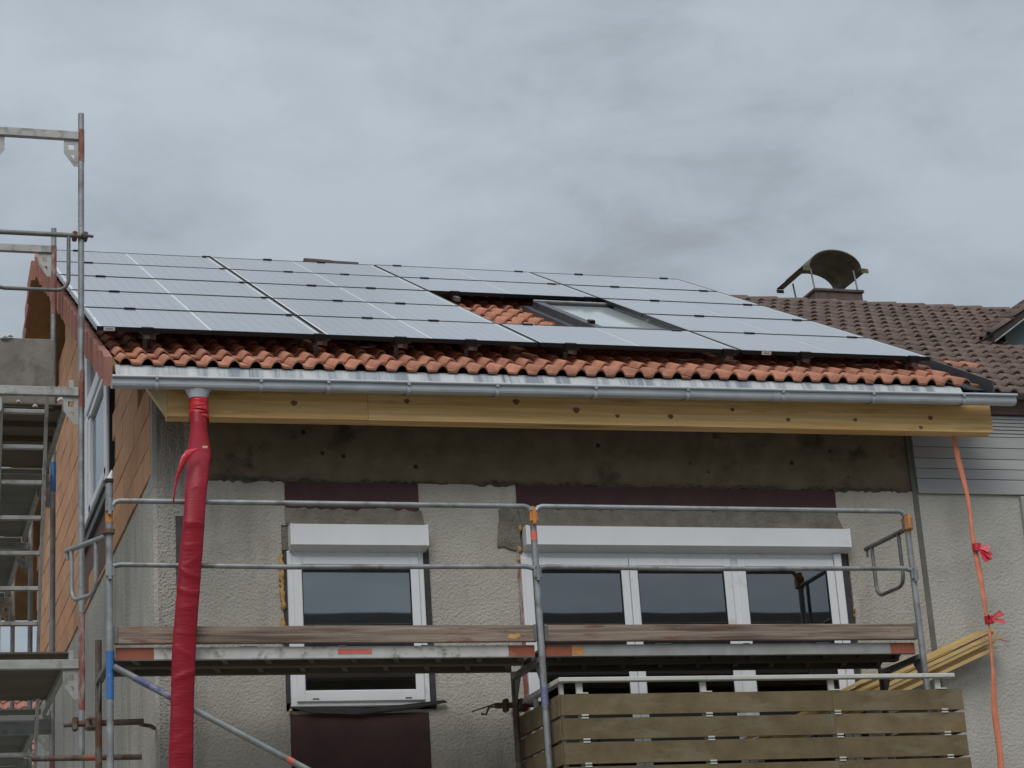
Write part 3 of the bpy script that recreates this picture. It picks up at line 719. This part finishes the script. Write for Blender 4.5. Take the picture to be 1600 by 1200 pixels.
st = thing('orange_film_strip', (6.64, -.35, 3.3), 'twisted orange film strip hanging from the eave beam end, tied with red tape', 'film strip')
pts = [(6.60, -.33, 6.36), (6.615, -.33, 6.22), (6.63, -.34, 6.0), (6.642, -.35, 5.78), (6.648, -.35, 5.6), (6.652, -.35, 5.45), (6.658, -.35, 5.32), (6.662, -.35, 5.16), (6.665, -.35, 5.0), (6.675, -.355, 4.85),
       (6.685, -.36, 4.7), (6.675, -.37, 4.55), (6.66, -.37, 4.42), (6.648, -.37, 4.2), (6.632, -.37, 4.0), (6.62, -.37, 3.75), (6.61, -.37, 3.5), (6.60, -.37, 3.0)]
pp = samp([list(p)+[w_] for p, w_ in zip(pts, (.075, .07, .055, .045, .045, .05, .05, .06, .058, .058, .055, .06, .062, .062, .06, .065, .07, .07))], 4)
mb = MB(); vs = []; n_ = 10
for i, (x, y, z, w_) in enumerate(pp):
    for j in range(n_):
        q = 2*math.pi*j/n_; a = .9*math.sin(z*3.1)
        ex, ey = w_*.43*math.cos(q), w_*.16*math.sin(q)*(1+.5*math.sin(z*40))
        vs.append((x+.006*math.sin(z*9)+ex*math.cos(a)-ey*math.sin(a), y+ex*math.sin(a)*.7+ey*math.cos(a), z))
mb.add(vs, [(i*n_+j, i*n_+(j+1) % n_, (i+1)*n_+(j+1) % n_, (i+1)*n_+j) for i in range(len(pp)-1) for j in range(n_)], True)
mb.build('strip_film', 'orange_film', st)
def bow(x, z, fl):
    mb = MB()
    mb.tube([(x, -.36, z-.03), (x, -.36, z+.03)], .038, 10)
    for (dx, dz, s_) in fl:
        a = Vector((x, -.39, z)); b = Vector((x+dx, -.42, z+dz)); n_ = Vector((-(dz), 0, dx)).normalized()*s_
        mb.prism([a+n_*.3, a-n_*.3, b-n_*.8+Vector((0, -.02, 0)), b+n_], (0, .004, 0))
    mb.build('tape_bow', 'tape', st)
bow(6.665, 5.34, [(.07, -.03, .04), (.05, -.13, .05), (.08, -.09, .04)]); bow(6.69, 4.735, [(.09, .045, .03), (.10, -.03, .025), (-.05, .02, .02)])
ribbon('tape_tail', 'tape', st, [(6.70, -.40, 4.56), (6.74, -.41, 4.565), (6.80, -.42, 4.545)], [.03, .035, .02])

# ------------------------------------------------------------------ front scaffold
RT = .0242
fs_ = thing('scaffold', (2.63, -.66, 0), 'galvanised steel scaffold standing in front of the rendered facade', 'scaffold')
UX = (-.44, 2.645, 5.70); YO, YI = -1.02, -.30
for x, zt_ in zip(UX, (5.60, 5.455, 5.44)): tube('upright', 'steel', fs_, [(x, YO, 0.0), (x, YO, zt_)], RT, 14)
for x, zt_ in zip(UX, (4.62, 4.36, 4.36)): tube('inner_upright', 'steel_rusty', fs_, [(x, YI, 0), (x, YI, zt_)], RT, 12)
box('upright_cap', 'seal', fs_, UX[0]-.03, UX[0]+.03, YO-.03, YO+.03, 5.585, 5.615, c=.006)
MB().tube([(UX[0]+.005, YO, 5.615), (UX[0]+.02, YO, 5.68)], .02, 8, rs=[.022, .004]).build('cap_tip', 'grey_cap', fs_)
def sleeve(name, m_, x, z0, z1, r=.0262, y=YO): return tube(name, m_, fs_, [(x, y, z0), (x, y, z1)], r, 14)
sleeve('paint_mark', 'orange_paint', UX[0], 5.30, 5.43); sleeve('paint_mark', 'blue_paint', UX[0], 4.07, 4.40)
sleeve('paint_mark', 'orange_paint', UX[1], 5.33, 5.45); sleeve('paint_mark', 'red_label', UX[1], 5.20, 5.27, .0255)
sleeve('paint_mark', 'orange_paint', UX[2], 5.29, 5.43); sleeve('paint_mark', 'violet_paint', UX[1], 3.98, 4.12, .0255)
def wedge(x, z, s=1, m_='steel'):
    mb = MB(); mb.box(x-.03, x+.03, YO-.036, YO-.018, z-.045, z+.03, c=.004); mb.box(x-.012, x+.012, YO-.05, YO-.01, z-.07, z+.045, c=.003)
    return mb.build('wedge_housing', m_, fs_)
for x, m_ in zip(UX, ('steel', 'orange_paint', 'orange_paint')): wedge(x, 5.385 if x > 2 else 5.42, 1, m_); wedge(x, 4.96)
box('coupler', 'orange_dark', fs_, UX[2]-.036, UX[2]+.034, YO-.045, YO+.03, 5.30, 5.41, c=.012)
box('coupler', 'steel_rusty', fs_, UX[0]-.045, UX[0]+.035, YO-.045, YO+.03, 5.215, 5.255, c=.008)
for (a, b) in ((UX[0], UX[1]), (UX[1], UX[2])):
    tube('guard_rail', 'steel', fs_, [(a+.022, YO-.02, 5.418), (a+.04, YO-.02, 5.445), (a+.07, YO-.02, 5.454), (b-.07, YO-.02, 5.454), (b-.04, YO-.02, 5.445), (b-.022, YO-.02, 5.418)], .0195, 10)
    zm = 5.0
    tube('guard_rail', 'steel', fs_, [(a+.02, YO-.02, zm-.012), (a+.08, YO-.02, zm), ((a+b)/2-.3, YO-.02, zm-.012), (b-.08, YO-.02, zm), (b-.02, YO-.02, zm-.015)], .0180, 10)
    p_ = box('toe_board', 'plank', fs_, a+.035, b-.045, YO-.005, YO+.028, 4.448, 4.572, c=.005)
    for xx in (a+.03, b-.055):
        box('toe_board_clip', 'steel_dull', fs_, xx, xx+.025, YO-.012, YO+.034, 4.45, 4.575, c=.004)
    if a < 0: MB().prism([(b-.26, YO-.0065, 4.478), (b-.20, YO-.0065, 4.468), (b-.15, YO-.0065, 4.49), (b-.165, YO-.0065, 4.512), (b-.20, YO-.0065, 4.50), (b-.235, YO-.0065, 4.505)], (0, .001, 0)).build('chip', 'plank_chip', fs_, 'fresh orange chip in the plank')
    dk = node('deck', ((a+b)/2, -.66, 4.4), fs_)
    for (ya, yb2) in ((-.985, -.675), (-.665, -.355)):
        for yy in (ya, yb2-.035):
            mb = MB(); mb.box(a+.04, b-.04, yy, yy+.035, 4.345, 4.432, c=.004); mb.build('deck_profile', ('alu_deck' if a < 0 else 'deck_grey_face') if yy < -.9 else 'deck_under', dk)
        box('deck_plate', 'deck_under', dk, a+.04, b-.04, ya+.036, yb2-.036, 4.415, 4.43)
        k = 10
        for i in range(k):
            x = a+.15+i*(b-a-.3)/(k-1)
            MB().prism([(x-.02, ya+.036, 4.36), (x+.02, ya+.036, 4.36), (x+.10, yb2-.036, 4.36), (x+.06, yb2-.036, 4.36)], (0, 0, .054)).build('deck_rib', 'deck_under', dk)
    marks = ((a+.042, .26 if a < 0 else .26, 'rust_paint'), (b-.24, .198, 'rust_paint')) if a < 0 else ((a+.042, .20, 'rust_paint'), (b-.25, .205, 'rust_paint'))
    for (x, l_, m_) in marks:
        pts_ = [(x, 4.349), (x+l_, 4.349), (x+l_, 4.429), (x, 4.429)]
        MB().prism([(px_, -.9868, pz) for px_, pz in jag(pts_, 0, .006, .02, {1} if x < b-1 else {3})], (0, .0012, 0)).build('paint_patch', m_, dk)
    if a > 0: MB().prism([(px_, -.9868, pz) for px_, pz in jag([(a+.245, 4.36), (a+.325, 4.352), (a+.33, 4.42), (a+.25, 4.427)], 0, .006, .02)], (0, .0012, 0)).build('paint_patch', 'orange_paint', dk)
    else: box('label_sticker', 'red_label', dk, 1.15, 1.395, -.9872, -.986, 4.375, 4.412)
    for (x, l_) in ((a+.9, .12), (a+1.6, .05), (a+2.2, .1)): box('label_sticker', 'grey_cap', dk, x, x+l_, -.986, -.93, 4.4335, 4.437)
for x in UX:
    mb = MB(); mb.box(x-.024, x+.024, YO+.02, YI-.02, 4.30, 4.342, c=.004)
    mb.build('transom', 'steel_dull', fs_)
    mb = MB(); mb.prism([(x-.004, YI-.02, 4.10), (x-.004, YI-.16, 4.28), (x-.004, YI-.16, 4.30), (x-.004, YI-.02, 4.30)], (.008, 0, 0)); mb.build('gusset', 'steel_dull', fs_); mb = MB(); mb.prism([(x-.004, YO+.02, 4.10), (x-.004, YO+.16, 4.28), (x-.004, YO+.16, 4.30), (x-.004, YO+.02, 4.30)], (.008, 0, 0))
    mb.build('gusset', 'steel_dull', fs_)
tube('brace', 'steel', fs_, [(-.42, YO-.03, 4.29), (1.45, YO-.03, 3.255), (2.6, YO-.03, 2.61)], .0225, 10)
d_ = Vector((1.87, 0, -1.035)).normalized(); a_ = Vector((-.42, YO-.03, 4.29))
MB().tube([a_+d_*.16, a_+d_*.48], .0240, 10).build('paint_mark', 'violet_paint', fs_)
MB().tube([a_+d_*1.34, a_+d_*1.39], .0240, 10).build('paint_mark', 'red_label', fs_)
# end guards (swung open on the left)
def end_guard(p0, p1, par, zt_, zb, m_='steel', inset=(.12, .12)):
    p0, p1 = Vector(p0), Vector(p1); d = p1-p0; ln = d.length; d.normalize(); up = Vector((0, 0, 1))
    mb = MB(); mb.tube([p0, p1], .0195, 10); mb.tube([p1-d*.02-up*.0, p1-d*.02-up*.07], .012, 6)
    mb.build('end_guard_rail', m_, par)
    a, b = p0+d*inset[0], p1-d*inset[1]; r = .09
    dz = zt_-zb
    pts = [a, a-up*(dz-r)]+[a+d*r-up*(dz-r)-d*r*math.cos(R(q))-up*r*math.sin(R(q)) for q in (22, 45, 68, 90)]
    pts += [b-d*r-up*(dz-r)+d*r*math.cos(R(q))-up*r*math.sin(R(q)) for q in (90, 68, 45, 22)]+[b-up*(dz-r), b]
    MB().tube(pts, .0155, 9).build('end_guard_loop', m_, par)
end_guard((UX[0]-.01, YO+.03, 5.215), (-.665, -.29, 5.275), fs_, 5.2, 4.82, inset=(.2, .10))
end_guard((UX[2]-.005, YO+.02, 5.32), (UX[2]-.005, -.29, 5.335), fs_, 5.32, 4.905, 'steel_dull', (.13, .11))
# ties into the wall
def tie(x0, x1, y, z, par):
    tube('wall_tie', 'steel_rusty', par, [(x0, y, z), (x1, y, z+.01)], .0225, 10)
    mb = MB(); xm = x0+.2
    mb.box(xm-.05, xm+.05, y-.045, y+.05, z-.045, z+.045, c=.015); mb.tube([(xm-.02, y-.03, z), (xm-.02, y-.09, z+.03)], .012, 6)
    box('tie_clamp', 'steel_rusty', par, x0+.06, x0+.1, y-.035, y+.03, z-.05, z+.05, c=.01)
    mb.build('tie_coupler', 'steel_rusty', par)
tie(-.68, -.12, -.26, 4.03, fs_)
MB().tube([(-.14, -.26, 4.02), (-.05, -.12, 4.03), (-.01, -.01, 4.03)], .015, 6).build('tie_hook', 'steel_rusty', fs_)
tie(2.50, 2.98, -.26, 4.115, fs_)
MB().tube([(2.50, -.26, 4.11), (2.46, -.22, 4.11), (2.44, -.20, 4.06), (2.41, -.18, 4.07)], .009, 6).build('tie_hook', 'steel_rusty', fs_)
MB().tube([(2.5, -.25, 4.13), (2.36, -.1, 4.10)], .006, 6).build('tie_hook', 'steel_rusty', fs_)
tube('tie_tube', 'steel_rusty', fs_, [(-.86, .2, 3.86), (-.10, .02, 3.83)], .021, 10)
tube('paint_mark', 'rust_paint', fs_, [(-.50, .115, 3.846), (-.40, .091, 3.842)], .0225, 10)

# ------------------------------------------------------------------ side scaffold along the gable
ss = thing('scaffold', (-.86, 2.8, 0), 'tall galvanised frame scaffold with ladder decks along the brick gable', 'scaffold')
SXI, SXO = -.50, -1.23
SY = (.30, 2.78, 5.26, 7.74, 10.22)
ZD = (4.60, 6.71)
for i, y in enumerate(SY):
    top = (9.02, 9.03, 7.3, 7.0, 7.0)[i]
    for x in (SXI, SXO): tube('upright', 'steel', ss, [(x, y, 0), (x, y, top)], RT, 12)
    for z in ZD+((8.86,) if i < 2 else ()):
        mb = MB(); mb.box(SXO+.02, SXI-.02, y-.025, y+.025, z-.075, z-.005, c=.004); mb.build('transom', 'alu', ss)
        for x, s_ in ((SXI, -1), (SXO, 1)):
            mb = MB()
            for (u0, u1, v0, v1) in ((.02, .055, -.30, -.075), (.055, .12, -.115, -.075), (.055, .10, -.20, -.16)):
                mb.box(x+s_*u0, x+s_*u1, y-.004, y+.004, z+v0, z+v1)
            mb.prism([(x+s_*.02, y-.0035, z-.30), (x+s_*.055, y-.0035, z-.30), (x+s_*.135, y-.0035, z-.19), (x+s_*.135, y-.0035, z-.075), (x+s_*.10, y-.0035, z-.075), (x+s_*.10, y-.0035, z-.175)], (0, .007, 0))
            mb.build('gusset', 'alu', ss)
def s_sleeve(y, z0, z1, m_='rust_tube', x=SXI): tube('paint_mark', m_, ss, [(x+.0015, y, z0), (x+.0015, y, z1)], .0255, 12)
s_sleeve(SY[0], 8.60, 8.88); s_sleeve(SY[0], 6.55, 6.85); s_sleeve(SY[0], 4.22, 4.95); s_sleeve(SY[1], 8.2, 8.86); s_sleeve(SY[1], 3.95, 4.25)
s_sleeve(SY[1], 6.55, 6.82, 'blue_paint')
mb = MB()
for (dx, dz) in ((-.05, .0), (.03, .0)): mb.box(SXI+dx-.02, SXI+dx+.02, SY[0]-.05, SY[0]+.05, 7.93+dz, 7.99+dz, c=.01)
mb.tube([(SXI, SY[0]-.04, 7.96), (SXI+.09, SY[0]-.05, 7.945)], .012, 6); mb.build('coupler', 'steel_rusty', ss)
for y in SY[:1]:
    end_guard((SXI, y-.03, 7.955), (SXO-.05, y-.03, 7.955), ss, 7.955, 7.49, 'steel_dull', (.10, .10))
for i in range(4):
    y0, y1 = SY[i], SY[i+1]
    for z in ZD:
        tube('ledger', 'steel_dull', ss, [(SXO, y0, z+1.0), (SXO, y1, z+1.0)], .018, 8)
        tube('ledger', 'steel_dull', ss, [(SXO, y0, z+.5), (SXO, y1, z+.5)], .018, 8)
        dk = node('deck', (-.865, (y0+y1)/2, z), ss)
        hole = (i == 0 and z > 5)
        ys = y0+.62 if hole else y0+.03
        for x in (SXO+.05, SXI-.09): box('deck_profile', 'alu', dk, x, x+.04, y0+.03, y1-.03, z-.004, z+.07, c=.004)
        box('deck_plate', 'deck_under' if i == 0 else 'deck_grey', dk, SXO+.092, SXI-.092, ys, (2.35 if (i == 0 and z < 5) else y1-.03), z+.05, z+.062)
        for k in range(3 if hole else 0):
            yy = ys+.05+k*(y1-ys-.2)/4; box('deck_rib', 'deck_under', dk, SXO+.092, SXI-.092, yy, yy+.05, z+.005, z+.048)
        box('toe_board', 'plank', ss, SXO-.03, SXO-.005, y0+.03, y1-.03, z+.09, z+.23, c=.004)
box('hatch_panel', 'hatch', ss, -1.12, -.655, .94, .955, 6.74, 7.32, c=.003, label='grey access hatch panel folded upright')
mb = MB()
for (x, z, r) in ((-1.04, 7.31, .022), (-1.0, 7.325, .018), (-.80, 6.745, .014), (-.93, 6.78, .012), (-.6, 6.8, .02), (-.52, 6.86, .03)):
    mb.tube([(x-r*1.4, .93, z), (x, .925, z+r*.7), (x+r*1.5, .93, z+r*.1)], r, 7, rs=[r*.3, r, r*.4])
mb.build('debris', 'grey_cap', ss)
def ladder(x0, x1, p0, p1):
    ld = node('ladder', ((x0+x1)/2, p1[0], p1[1]), ss)
    (ya, za), (yb2, zb) = p0, p1
    for x in (x0, x1):
        MB().prism([(x-.012, ya-.03, za), (x+.012, ya-.03, za), (x+.012, ya+.03, za), (x-.012, ya+.03, za)], (0, yb2-ya, zb-za)).build('ladder_rail', 'alu', ld)
    ln = math.hypot(yb2-ya, zb-za); k = int(ln/.275)
    for i in range(1, k+1):
        t = (i*.275-.13)/ln; y, z = ya+(yb2-ya)*t, za+(zb-za)*t
        box('ladder_rung', 'alu', ld, x0+.012, x1-.012, y-.02, y+.02, z-.017, z+.017, c=.005)
ladder(-1.085, -.745, (.44, 6.70), (1.25, 4.68)); ladder(-1.09, -.79, (.62, 4.36), (1.5, 2.3))
box('deck_end_plate', 'steel', ss, -1.20, -.58, 1.9, 1.93, 4.3, 4.42, c=.004)

# ------------------------------------------------------------------ balcony
box('balcony_slab', 'mortar', house, 2.68, 5.86, -1.18, -.002, 2.85, 3.0)
bal = thing('balcony_railing', (4.28, -.6, 3.0), 'balcony railing of wide brown boards under a pale metal handrail', 'railing')
BX0, BX1, BY = 2.70, 5.885, -1.20
mb = MB(); mb.box(BX0-.01, BX1-.05, BY-.03, BY+.03, 4.118, 4.15, c=.005); mb.prism([(BX0-.01, BY+.03, 4.118), (BX0+.05, BY+.03, 4.118), (BX0+.05, -.02, 4.118), (BX0-.01, -.02, 4.118)], (0, 0, .0315)); mb.build('handrail', 'rail_white', bal)
BZ = [(4.03-.171*i, 3.880-.171*i) for i in range(7)]
for z1, z0 in BZ:
    dx = random.uniform(-.006, .006)
    for (xa, xb, wa) in ((BX0, 4.808, 0), (4.8105, BX1+dx, .003)):
        MB().prism([(xa, BY-.012+wa*.5, z0+random.uniform(-.003, .003)), (xb, BY-.012+wa*.5, z0+random.uniform(-.004, .004)), (xb, BY-.012+wa*.5, z1+random.uniform(-.002, .002)), (xa, BY-.012+wa*.5, z1)], (0, .024, 0)).build('railing_board', 'board', bal)
    box('railing_board', 'board', bal, BX0-.012, BX0+.012, BY+.014, -.07, z0+.002, z1)
    box('railing_board', 'board', bal, BX1-.03, BX1-.006, BY+.014, -.07, z0+.002, z1)
for x in (2.86, 3.81, 4.83, 5.71):
    mb = MB(); mb.box(x-.03, x+.02, BY+.014, BY+.035, 3.0, 4.117, c=.004); mb.box(x-.03, x+.05, BY-.016, BY+.013, 4.032, 4.042, c=.002); mb.build('railing_post', 'rail_white', bal)
    for k, (z1, z0) in enumerate(BZ):
        box('board_clip', 'rail_white', bal, x-.012, x+.04, BY-.017, BY+.013, z0-.006, z0+.006, c=.002); box('board_clip', 'rail_white', bal, x-.012, x+.04, BY-.017, BY+.013, z0-.026, z0-.015, c=.002)
for y in (BY+.05, -.55):
    box('railing_post', 'rail_white', bal, BX0+.014, BX0+.04, y-.025, y+.025, 3.0, 4.117, c=.004)

# ------------------------------------------------------------------ laths
lr = random.Random(4)
LN = ['uppermost', 'second', 'third', 'fourth', 'fifth', 'sixth', 'seventh', 'eighth', 'lowest']
a0, a1 = Vector((4.62, -.17, 3.78)), Vector((6.84, -.17, 4.66))
dl = (a1-a0).normalized(); nl = Vector((-dl.z, 0, dl.x))
for i in range(10):
    off = nl*(.085-.0225*i+lr.uniform(-.006, .006)); yy = -.11-lr.uniform(0, .09)-.008*(i % 3)
    s0 = lr.uniform(-.1, .1); s1 = (a1-a0).length+lr.uniform(-.12, .06)
    if i == 9: off = nl*.10; s1 = 1.55; s0 = .6
    if i == 2: s1 -= .35
    p, q = a0+dl*s0+off, a0+dl*s1+off*(.8 if i < 5 else 1.15); p.y = q.y = yy
    d = (q-p).normalized(); n_ = Vector((-d.z, 0, d.x))*.0135
    mb = MB(); mb.prism([p-n_, q-n_, q+n_, p+n_], (0, .04, 0)); o = mb.build('wooden_lath', 'lath')
    tag(o, (f'{LN[i]} long pale lath{"" if i in (0, 8) else " from the top"} in the timber bundle on the balcony' if i < 9 else 'short pale lath lying on top of the timber bundle on the balcony'), 'lath', 'laths in the bundle on the balcony')

# ------------------------------------------------------------------ neighbouring house
nh = thing('house', (9.4, 4, 0), 'neighbouring terraced house with brown tiled roof, chimney and pale cladding', 'house')
NX = 6.386
NEZ = EZ-.10
def nroof(x, s_, h=0): v = roofpt(x, s_, h); v.z -= .10; return v
def nz(y, off=0): return NEZ+(y-EY)*TP-off
w = MB(); wall_holes(w, NX, 14, 0, 5.885, [(7.44, 8.6, 4.2, 5.38)], 0, .3); w.build('front_wall', 'stucco_pale', nh)
nw = node('window', (8.0, 0, 4.2), nh)
box('shutter_box', 'siding', nw, 7.335, 8.7, -.05, .1, 5.40, 5.87, c=.01); box('pane', 'glass', nw, 7.44, 8.6, .1, .108, 4.2, 5.4); box('frame', 'membrane', nw, 7.44, 8.6, .2, .25, 4.2, 5.4)
for (z0, z1) in ((5.89, 6.015), (6.02, 6.105), (6.11, 6.195), (6.20, 6.295), (6.30, 6.395)):
    mb = MB(); mb.prism([(NX, -.024, z0), (NX, -.020, z1), (NX, .02, z1), (NX, .02, z0)], (7.5, 0, 0)); mb.build('siding_board', 'siding', nh)
for k in range(6):
    z0 = 6.40+k*.032; mb = MB(); mb.prism([(NX, -.024, z0), (NX, -.016, z0+.028), (NX, .02, z0+.029), (NX, .02, z0)], (7.5, 0, 0)); mb.build('siding_board', 'siding', nh)
box('soffit_board', 'fascia', nh, 6.93, 14, -.05, .2, 6.60, 6.72)
ng = MB(); vs = []
pn = [(-.07+.055*math.cos(R(a)), 6.775+.055*math.sin(R(a))) for a in range(0, -181, -20)]
ng.add([(6.93, y, z) for y, z in pn]+[(14, y, z) for y, z in pn], [(i, i+1, len(pn)+i+1, len(pn)+i) for i in range(len(pn)-1)], True); ng.build('gutter', 'steel_dull', nh)
nr = node('roof', (9.4, 3, 6.7), nh)
NRY = 6.02
mb = MB(); mb.prism([(6.92, -.02, nz(-.02, .03)), (6.92, NRY, nz(NRY, .03)), (6.92, 13, nz(NRY, .03)-(13-NRY)*TP), (6.92, 13, nz(NRY, .2)-(13-NRY)*TP), (6.92, NRY, nz(NRY, .2)), (6.92, -.02, nz(-.02, .1))], (7.1, 0, 0)); mb.build('roof_deck', 'fascia', nr)
NTW, NTC = .333, .37
nme, nvs, nfs = tile_mesh('roof_tile', NTW, .44, 'brown_tile', 2, .036, .03, .016)
ome = nme.copy(); ome.materials.clear(); ome.materials.append(K['tile'])
nf = MB()
for r_ in range(21):
    s_ = .40+r_*NTC-.06
    ylim = EY+s_*CP
    if ylim > NRY-.12: break
    xmax = 7.75+ (11.9-7.4)*(s_/7.9)
    for c_ in range(22):
        x = 6.93+c_*NTW
        if x > 13.9: continue
        if 9.0+max(0, (2.6-ylim)*9) < x+.16 and 2.75 < ylim < 5.2 and x > 9.05+(ylim-2.75)*.72: continue   # dormer stands here
        p = nroof(x, s_, -.004)
        if x < xmax:
            o = piece('roof_tile', ome if (r_, c_) == (4, 2) else nme, nr, p+Vector((0, 0, random.uniform(-.003, .005))), (PT+random.uniform(-.008, .008), 0, random.uniform(-.006, .006)))
            if (r_, c_) == (4, 2): o['label'] = 'single orange replacement tile'
        else:
            M4 = Matrix.Translation(p) @ Rm; nf.add([M4 @ Vector(v) for v in nvs], nfs, True)
nf.build('roof_tile_field', 'brown_tile', nr, kind='stuff')
rm = MB(); n_ = 10; vs = []
for (x, r) in ((0, .095), (.40, .128)):
    vs += [(x, r*1.1*math.cos(R(180*j/n_)), r*math.sin(R(180*j/n_))) for j in range(n_+1)]
rm.add(vs, [(j, j+1, n_+2+j, n_+1+j) for j in range(n_)], True); rm.add(vs[n_+1:]+[(.40, r_*.104, z_) for r_, z_ in [(math.cos(R(180*j/n_)), .104*math.sin(R(180*j/n_))) for j in range(n_+1)]], [(j, j+1, n_+2+j, n_+1+j) for j in range(n_)])
nrm = rm.mesh('ridge_tile'); nrm.materials.append(K['brown_tile'])
for i in range(17): piece('ridge_tile', nrm, nr, (6.95+i*.385, NRY, nz(NRY)-.058), (0, R(2.2), random.uniform(-.01, .01)))
# chimney with arched hood
ch = node('chimney', (9.47, 7.3, 10.0), nh, 'brick chimney under an arched metal hood')
mb = MB(); mb.box(9.15, 9.80, 7.0, 7.62, 9.2, 10.45, c=.01); mb.build('chimney_stack', 'chimney', ch)
box('chimney_cap_edge', 'chimney', ch, 9.13, 9.82, 6.98, 7.64, 10.43, 10.47, c=.008)
HY0, HY1, HXC, HZ, HR = 6.98, 7.80, 9.46, 10.745, .355
mb = MB(); n_ = 16; pr = []
for j in range(n_+1):
    a = R(180-180*j/n_); pr.append((HXC+HR*math.cos(a), HZ+.235*math.sin(a)))
pr = [(HXC-HR-.09, HZ-.005)]+pr+[(HXC+HR+.09, HZ-.005)]
k = len(pr); vs = [(x, HY0, z) for x, z in pr]+[(x, HY1, z) for x, z in pr]+[(x, HY0, z+.014) for x, z in pr]+[(x, HY1, z+.014) for x, z in pr]
fs = [(i, i+1, k+i+1, k+i) for i in range(k-1)]+[(2*k+i, 3*k+i, 3*k+i+1, 2*k+i+1) for i in range(k-1)]+[(i, 2*k+i, 2*k+i+1, i+1) for i in range(k-1)]+[(k+i, k+i+1, 3*k+i+1, 3*k+i) for i in range(k-1)]
mb.add(vs, fs, False)
for y in (HY0, HY1):
    for s_ in (-1, 1): mb.box(HXC+s_*(HR+.045)-.05, HXC+s_*(HR+.045)+.05, y, y+.006, HZ-.05, HZ-.006)
mb.build('chimney_hood', 'hood', ch)
for (x, y) in ((9.17, 7.04), (9.76, 7.04), (9.17, 7.58), (9.76, 7.58)):
    sx = -1 if x < 9.4 else 1
    tube('hood_leg', 'steel', ch, [(x, y, 10.45), (x+sx*-.03 if sx > 0 else x-.03, y+.0, HZ+.0)], .011, 6)
# dormer
dm = node('dormer', (10.4, 4, 8.4), nh, 'dormer with teal cheek and tiled gable roof')
DXC, DZ = 10.35, 9.22
DY0, DY1 = 2.88, 5.6
MB().prism([(9.2, DY0, 8.0), (11.5, DY0, 8.0), (11.5, DY0, 8.52), (DXC, DY0, DZ-.05), (9.2, DY0, 8.48)], (0, .1, 0)).build('dormer_front', 'teal', dm)
box('dormer_cheek', 'teal', dm, 9.2, 9.24, DY0+.1, 4.6, 8.0, 8.5); 
for sx in (-1, 1):
    e0 = Vector((DXC+sx*1.38, DY0-.16, 8.27)); e1 = Vector((DXC, DY0-.16, DZ)); dd = Vector((0, DY1-DY0, 0))
    nn = Vector((0, 0, .095))
    MB().prism([e0, e1, e1+nn, e0+nn], dd).build('dormer_roof', 'roof_far', dm)
    MB().prism([e0-Vector((0, .016, -.0)), e1-Vector((0, .016, -.0)), e1+Vector((0, -.016, .016)), e0+Vector((0, -.016, .016))], (0, .012, 0)).build('dormer_edge_trim', 'alu', dm)
    ud = (e1-e0).normalized(); ln = (e1-e0).length
    nrmv = Vector((0, -1, 0)).cross(ud); nrmv = nrmv if nrmv.z > 0 else -nrmv
    df = MB()
    for i in range(int(ln/.30)):
        for j in range(9):
            base = e0+nn+ud*(i*.30-.02)+Vector((0, j*.30-.02, 0))
            for q in range(2):
                pts_ = [base+Vector((0, q*.15+.12*t_, 0))+nrmv*(.02+.045*math.sin(math.pi*t_)) for t_ in (0, .25, .5, .75, 1)]
                up_ = ud*.34-nrmv*.02
                df.add(pts_+[p_+up_ for p_ in pts_]+[p_-nrmv*.016 for p_ in pts_], [(a, a+1, 6+a, 5+a) for a in range(4)]+[(10+a, 11+a, a+1, a) for a in range(4)], True)
    df.build('dormer_tile_field', 'brown_tile', dm, kind='stuff')

# ------------------------------------------------------------------ houses further off
rh = thing('house', (-1, 26, 0), 'distant house with red tiled roof glimpsed through the side scaffold', 'house')
box('wall', 'facade_far', rh, -6, 3.5, 21.5, 30, 0, 6.3)
mb = MB(); mb.prism([(-6.4, 20.8, 6.2), (-6.4, 25.7, 9.05), (-6.4, 30.6, 6.2)], (10.2, 0, 0)); mb.build('roof', 'maroon', rh)
tf = MB()
for r_ in range(16):
    for c_ in range(42):
        x = -6.4+c_*.245; t_ = r_/16; y = 20.75+t_*4.9; z = 6.26+t_*2.85
        pts_ = [Vector((x+.245*q, y, z+.07*math.sin(math.pi*q)+.02)) for q in (0, .25, .5, .75, 1)]
        tf.add(pts_+[p_+Vector((0, .33, .14)) for p_ in pts_]+[p_-Vector((0, 0, .03)) for p_ in pts_], [(a, a+1, 6+a, 5+a) for a in range(4)]+[(10+a, 11+a, a+1, a) for a in range(4)], True)
tf.build('roof_tile_field', 'verge', rh, kind='stuff')
oh = thing('house', (12, -26, 0), 'dark roofed house across the street, mirrored in the window panes', 'house')
box('wall', 'facade_far', oh, -14, 45, -30, -20, 0, 6.6)
mb = MB(); mb.prism([(-15, -19.2, 6.4), (-15, -24.5, 10.1), (-15, -30.8, 6.4)], (61, 0, 0)); mb.build('roof', 'roof_far', oh)
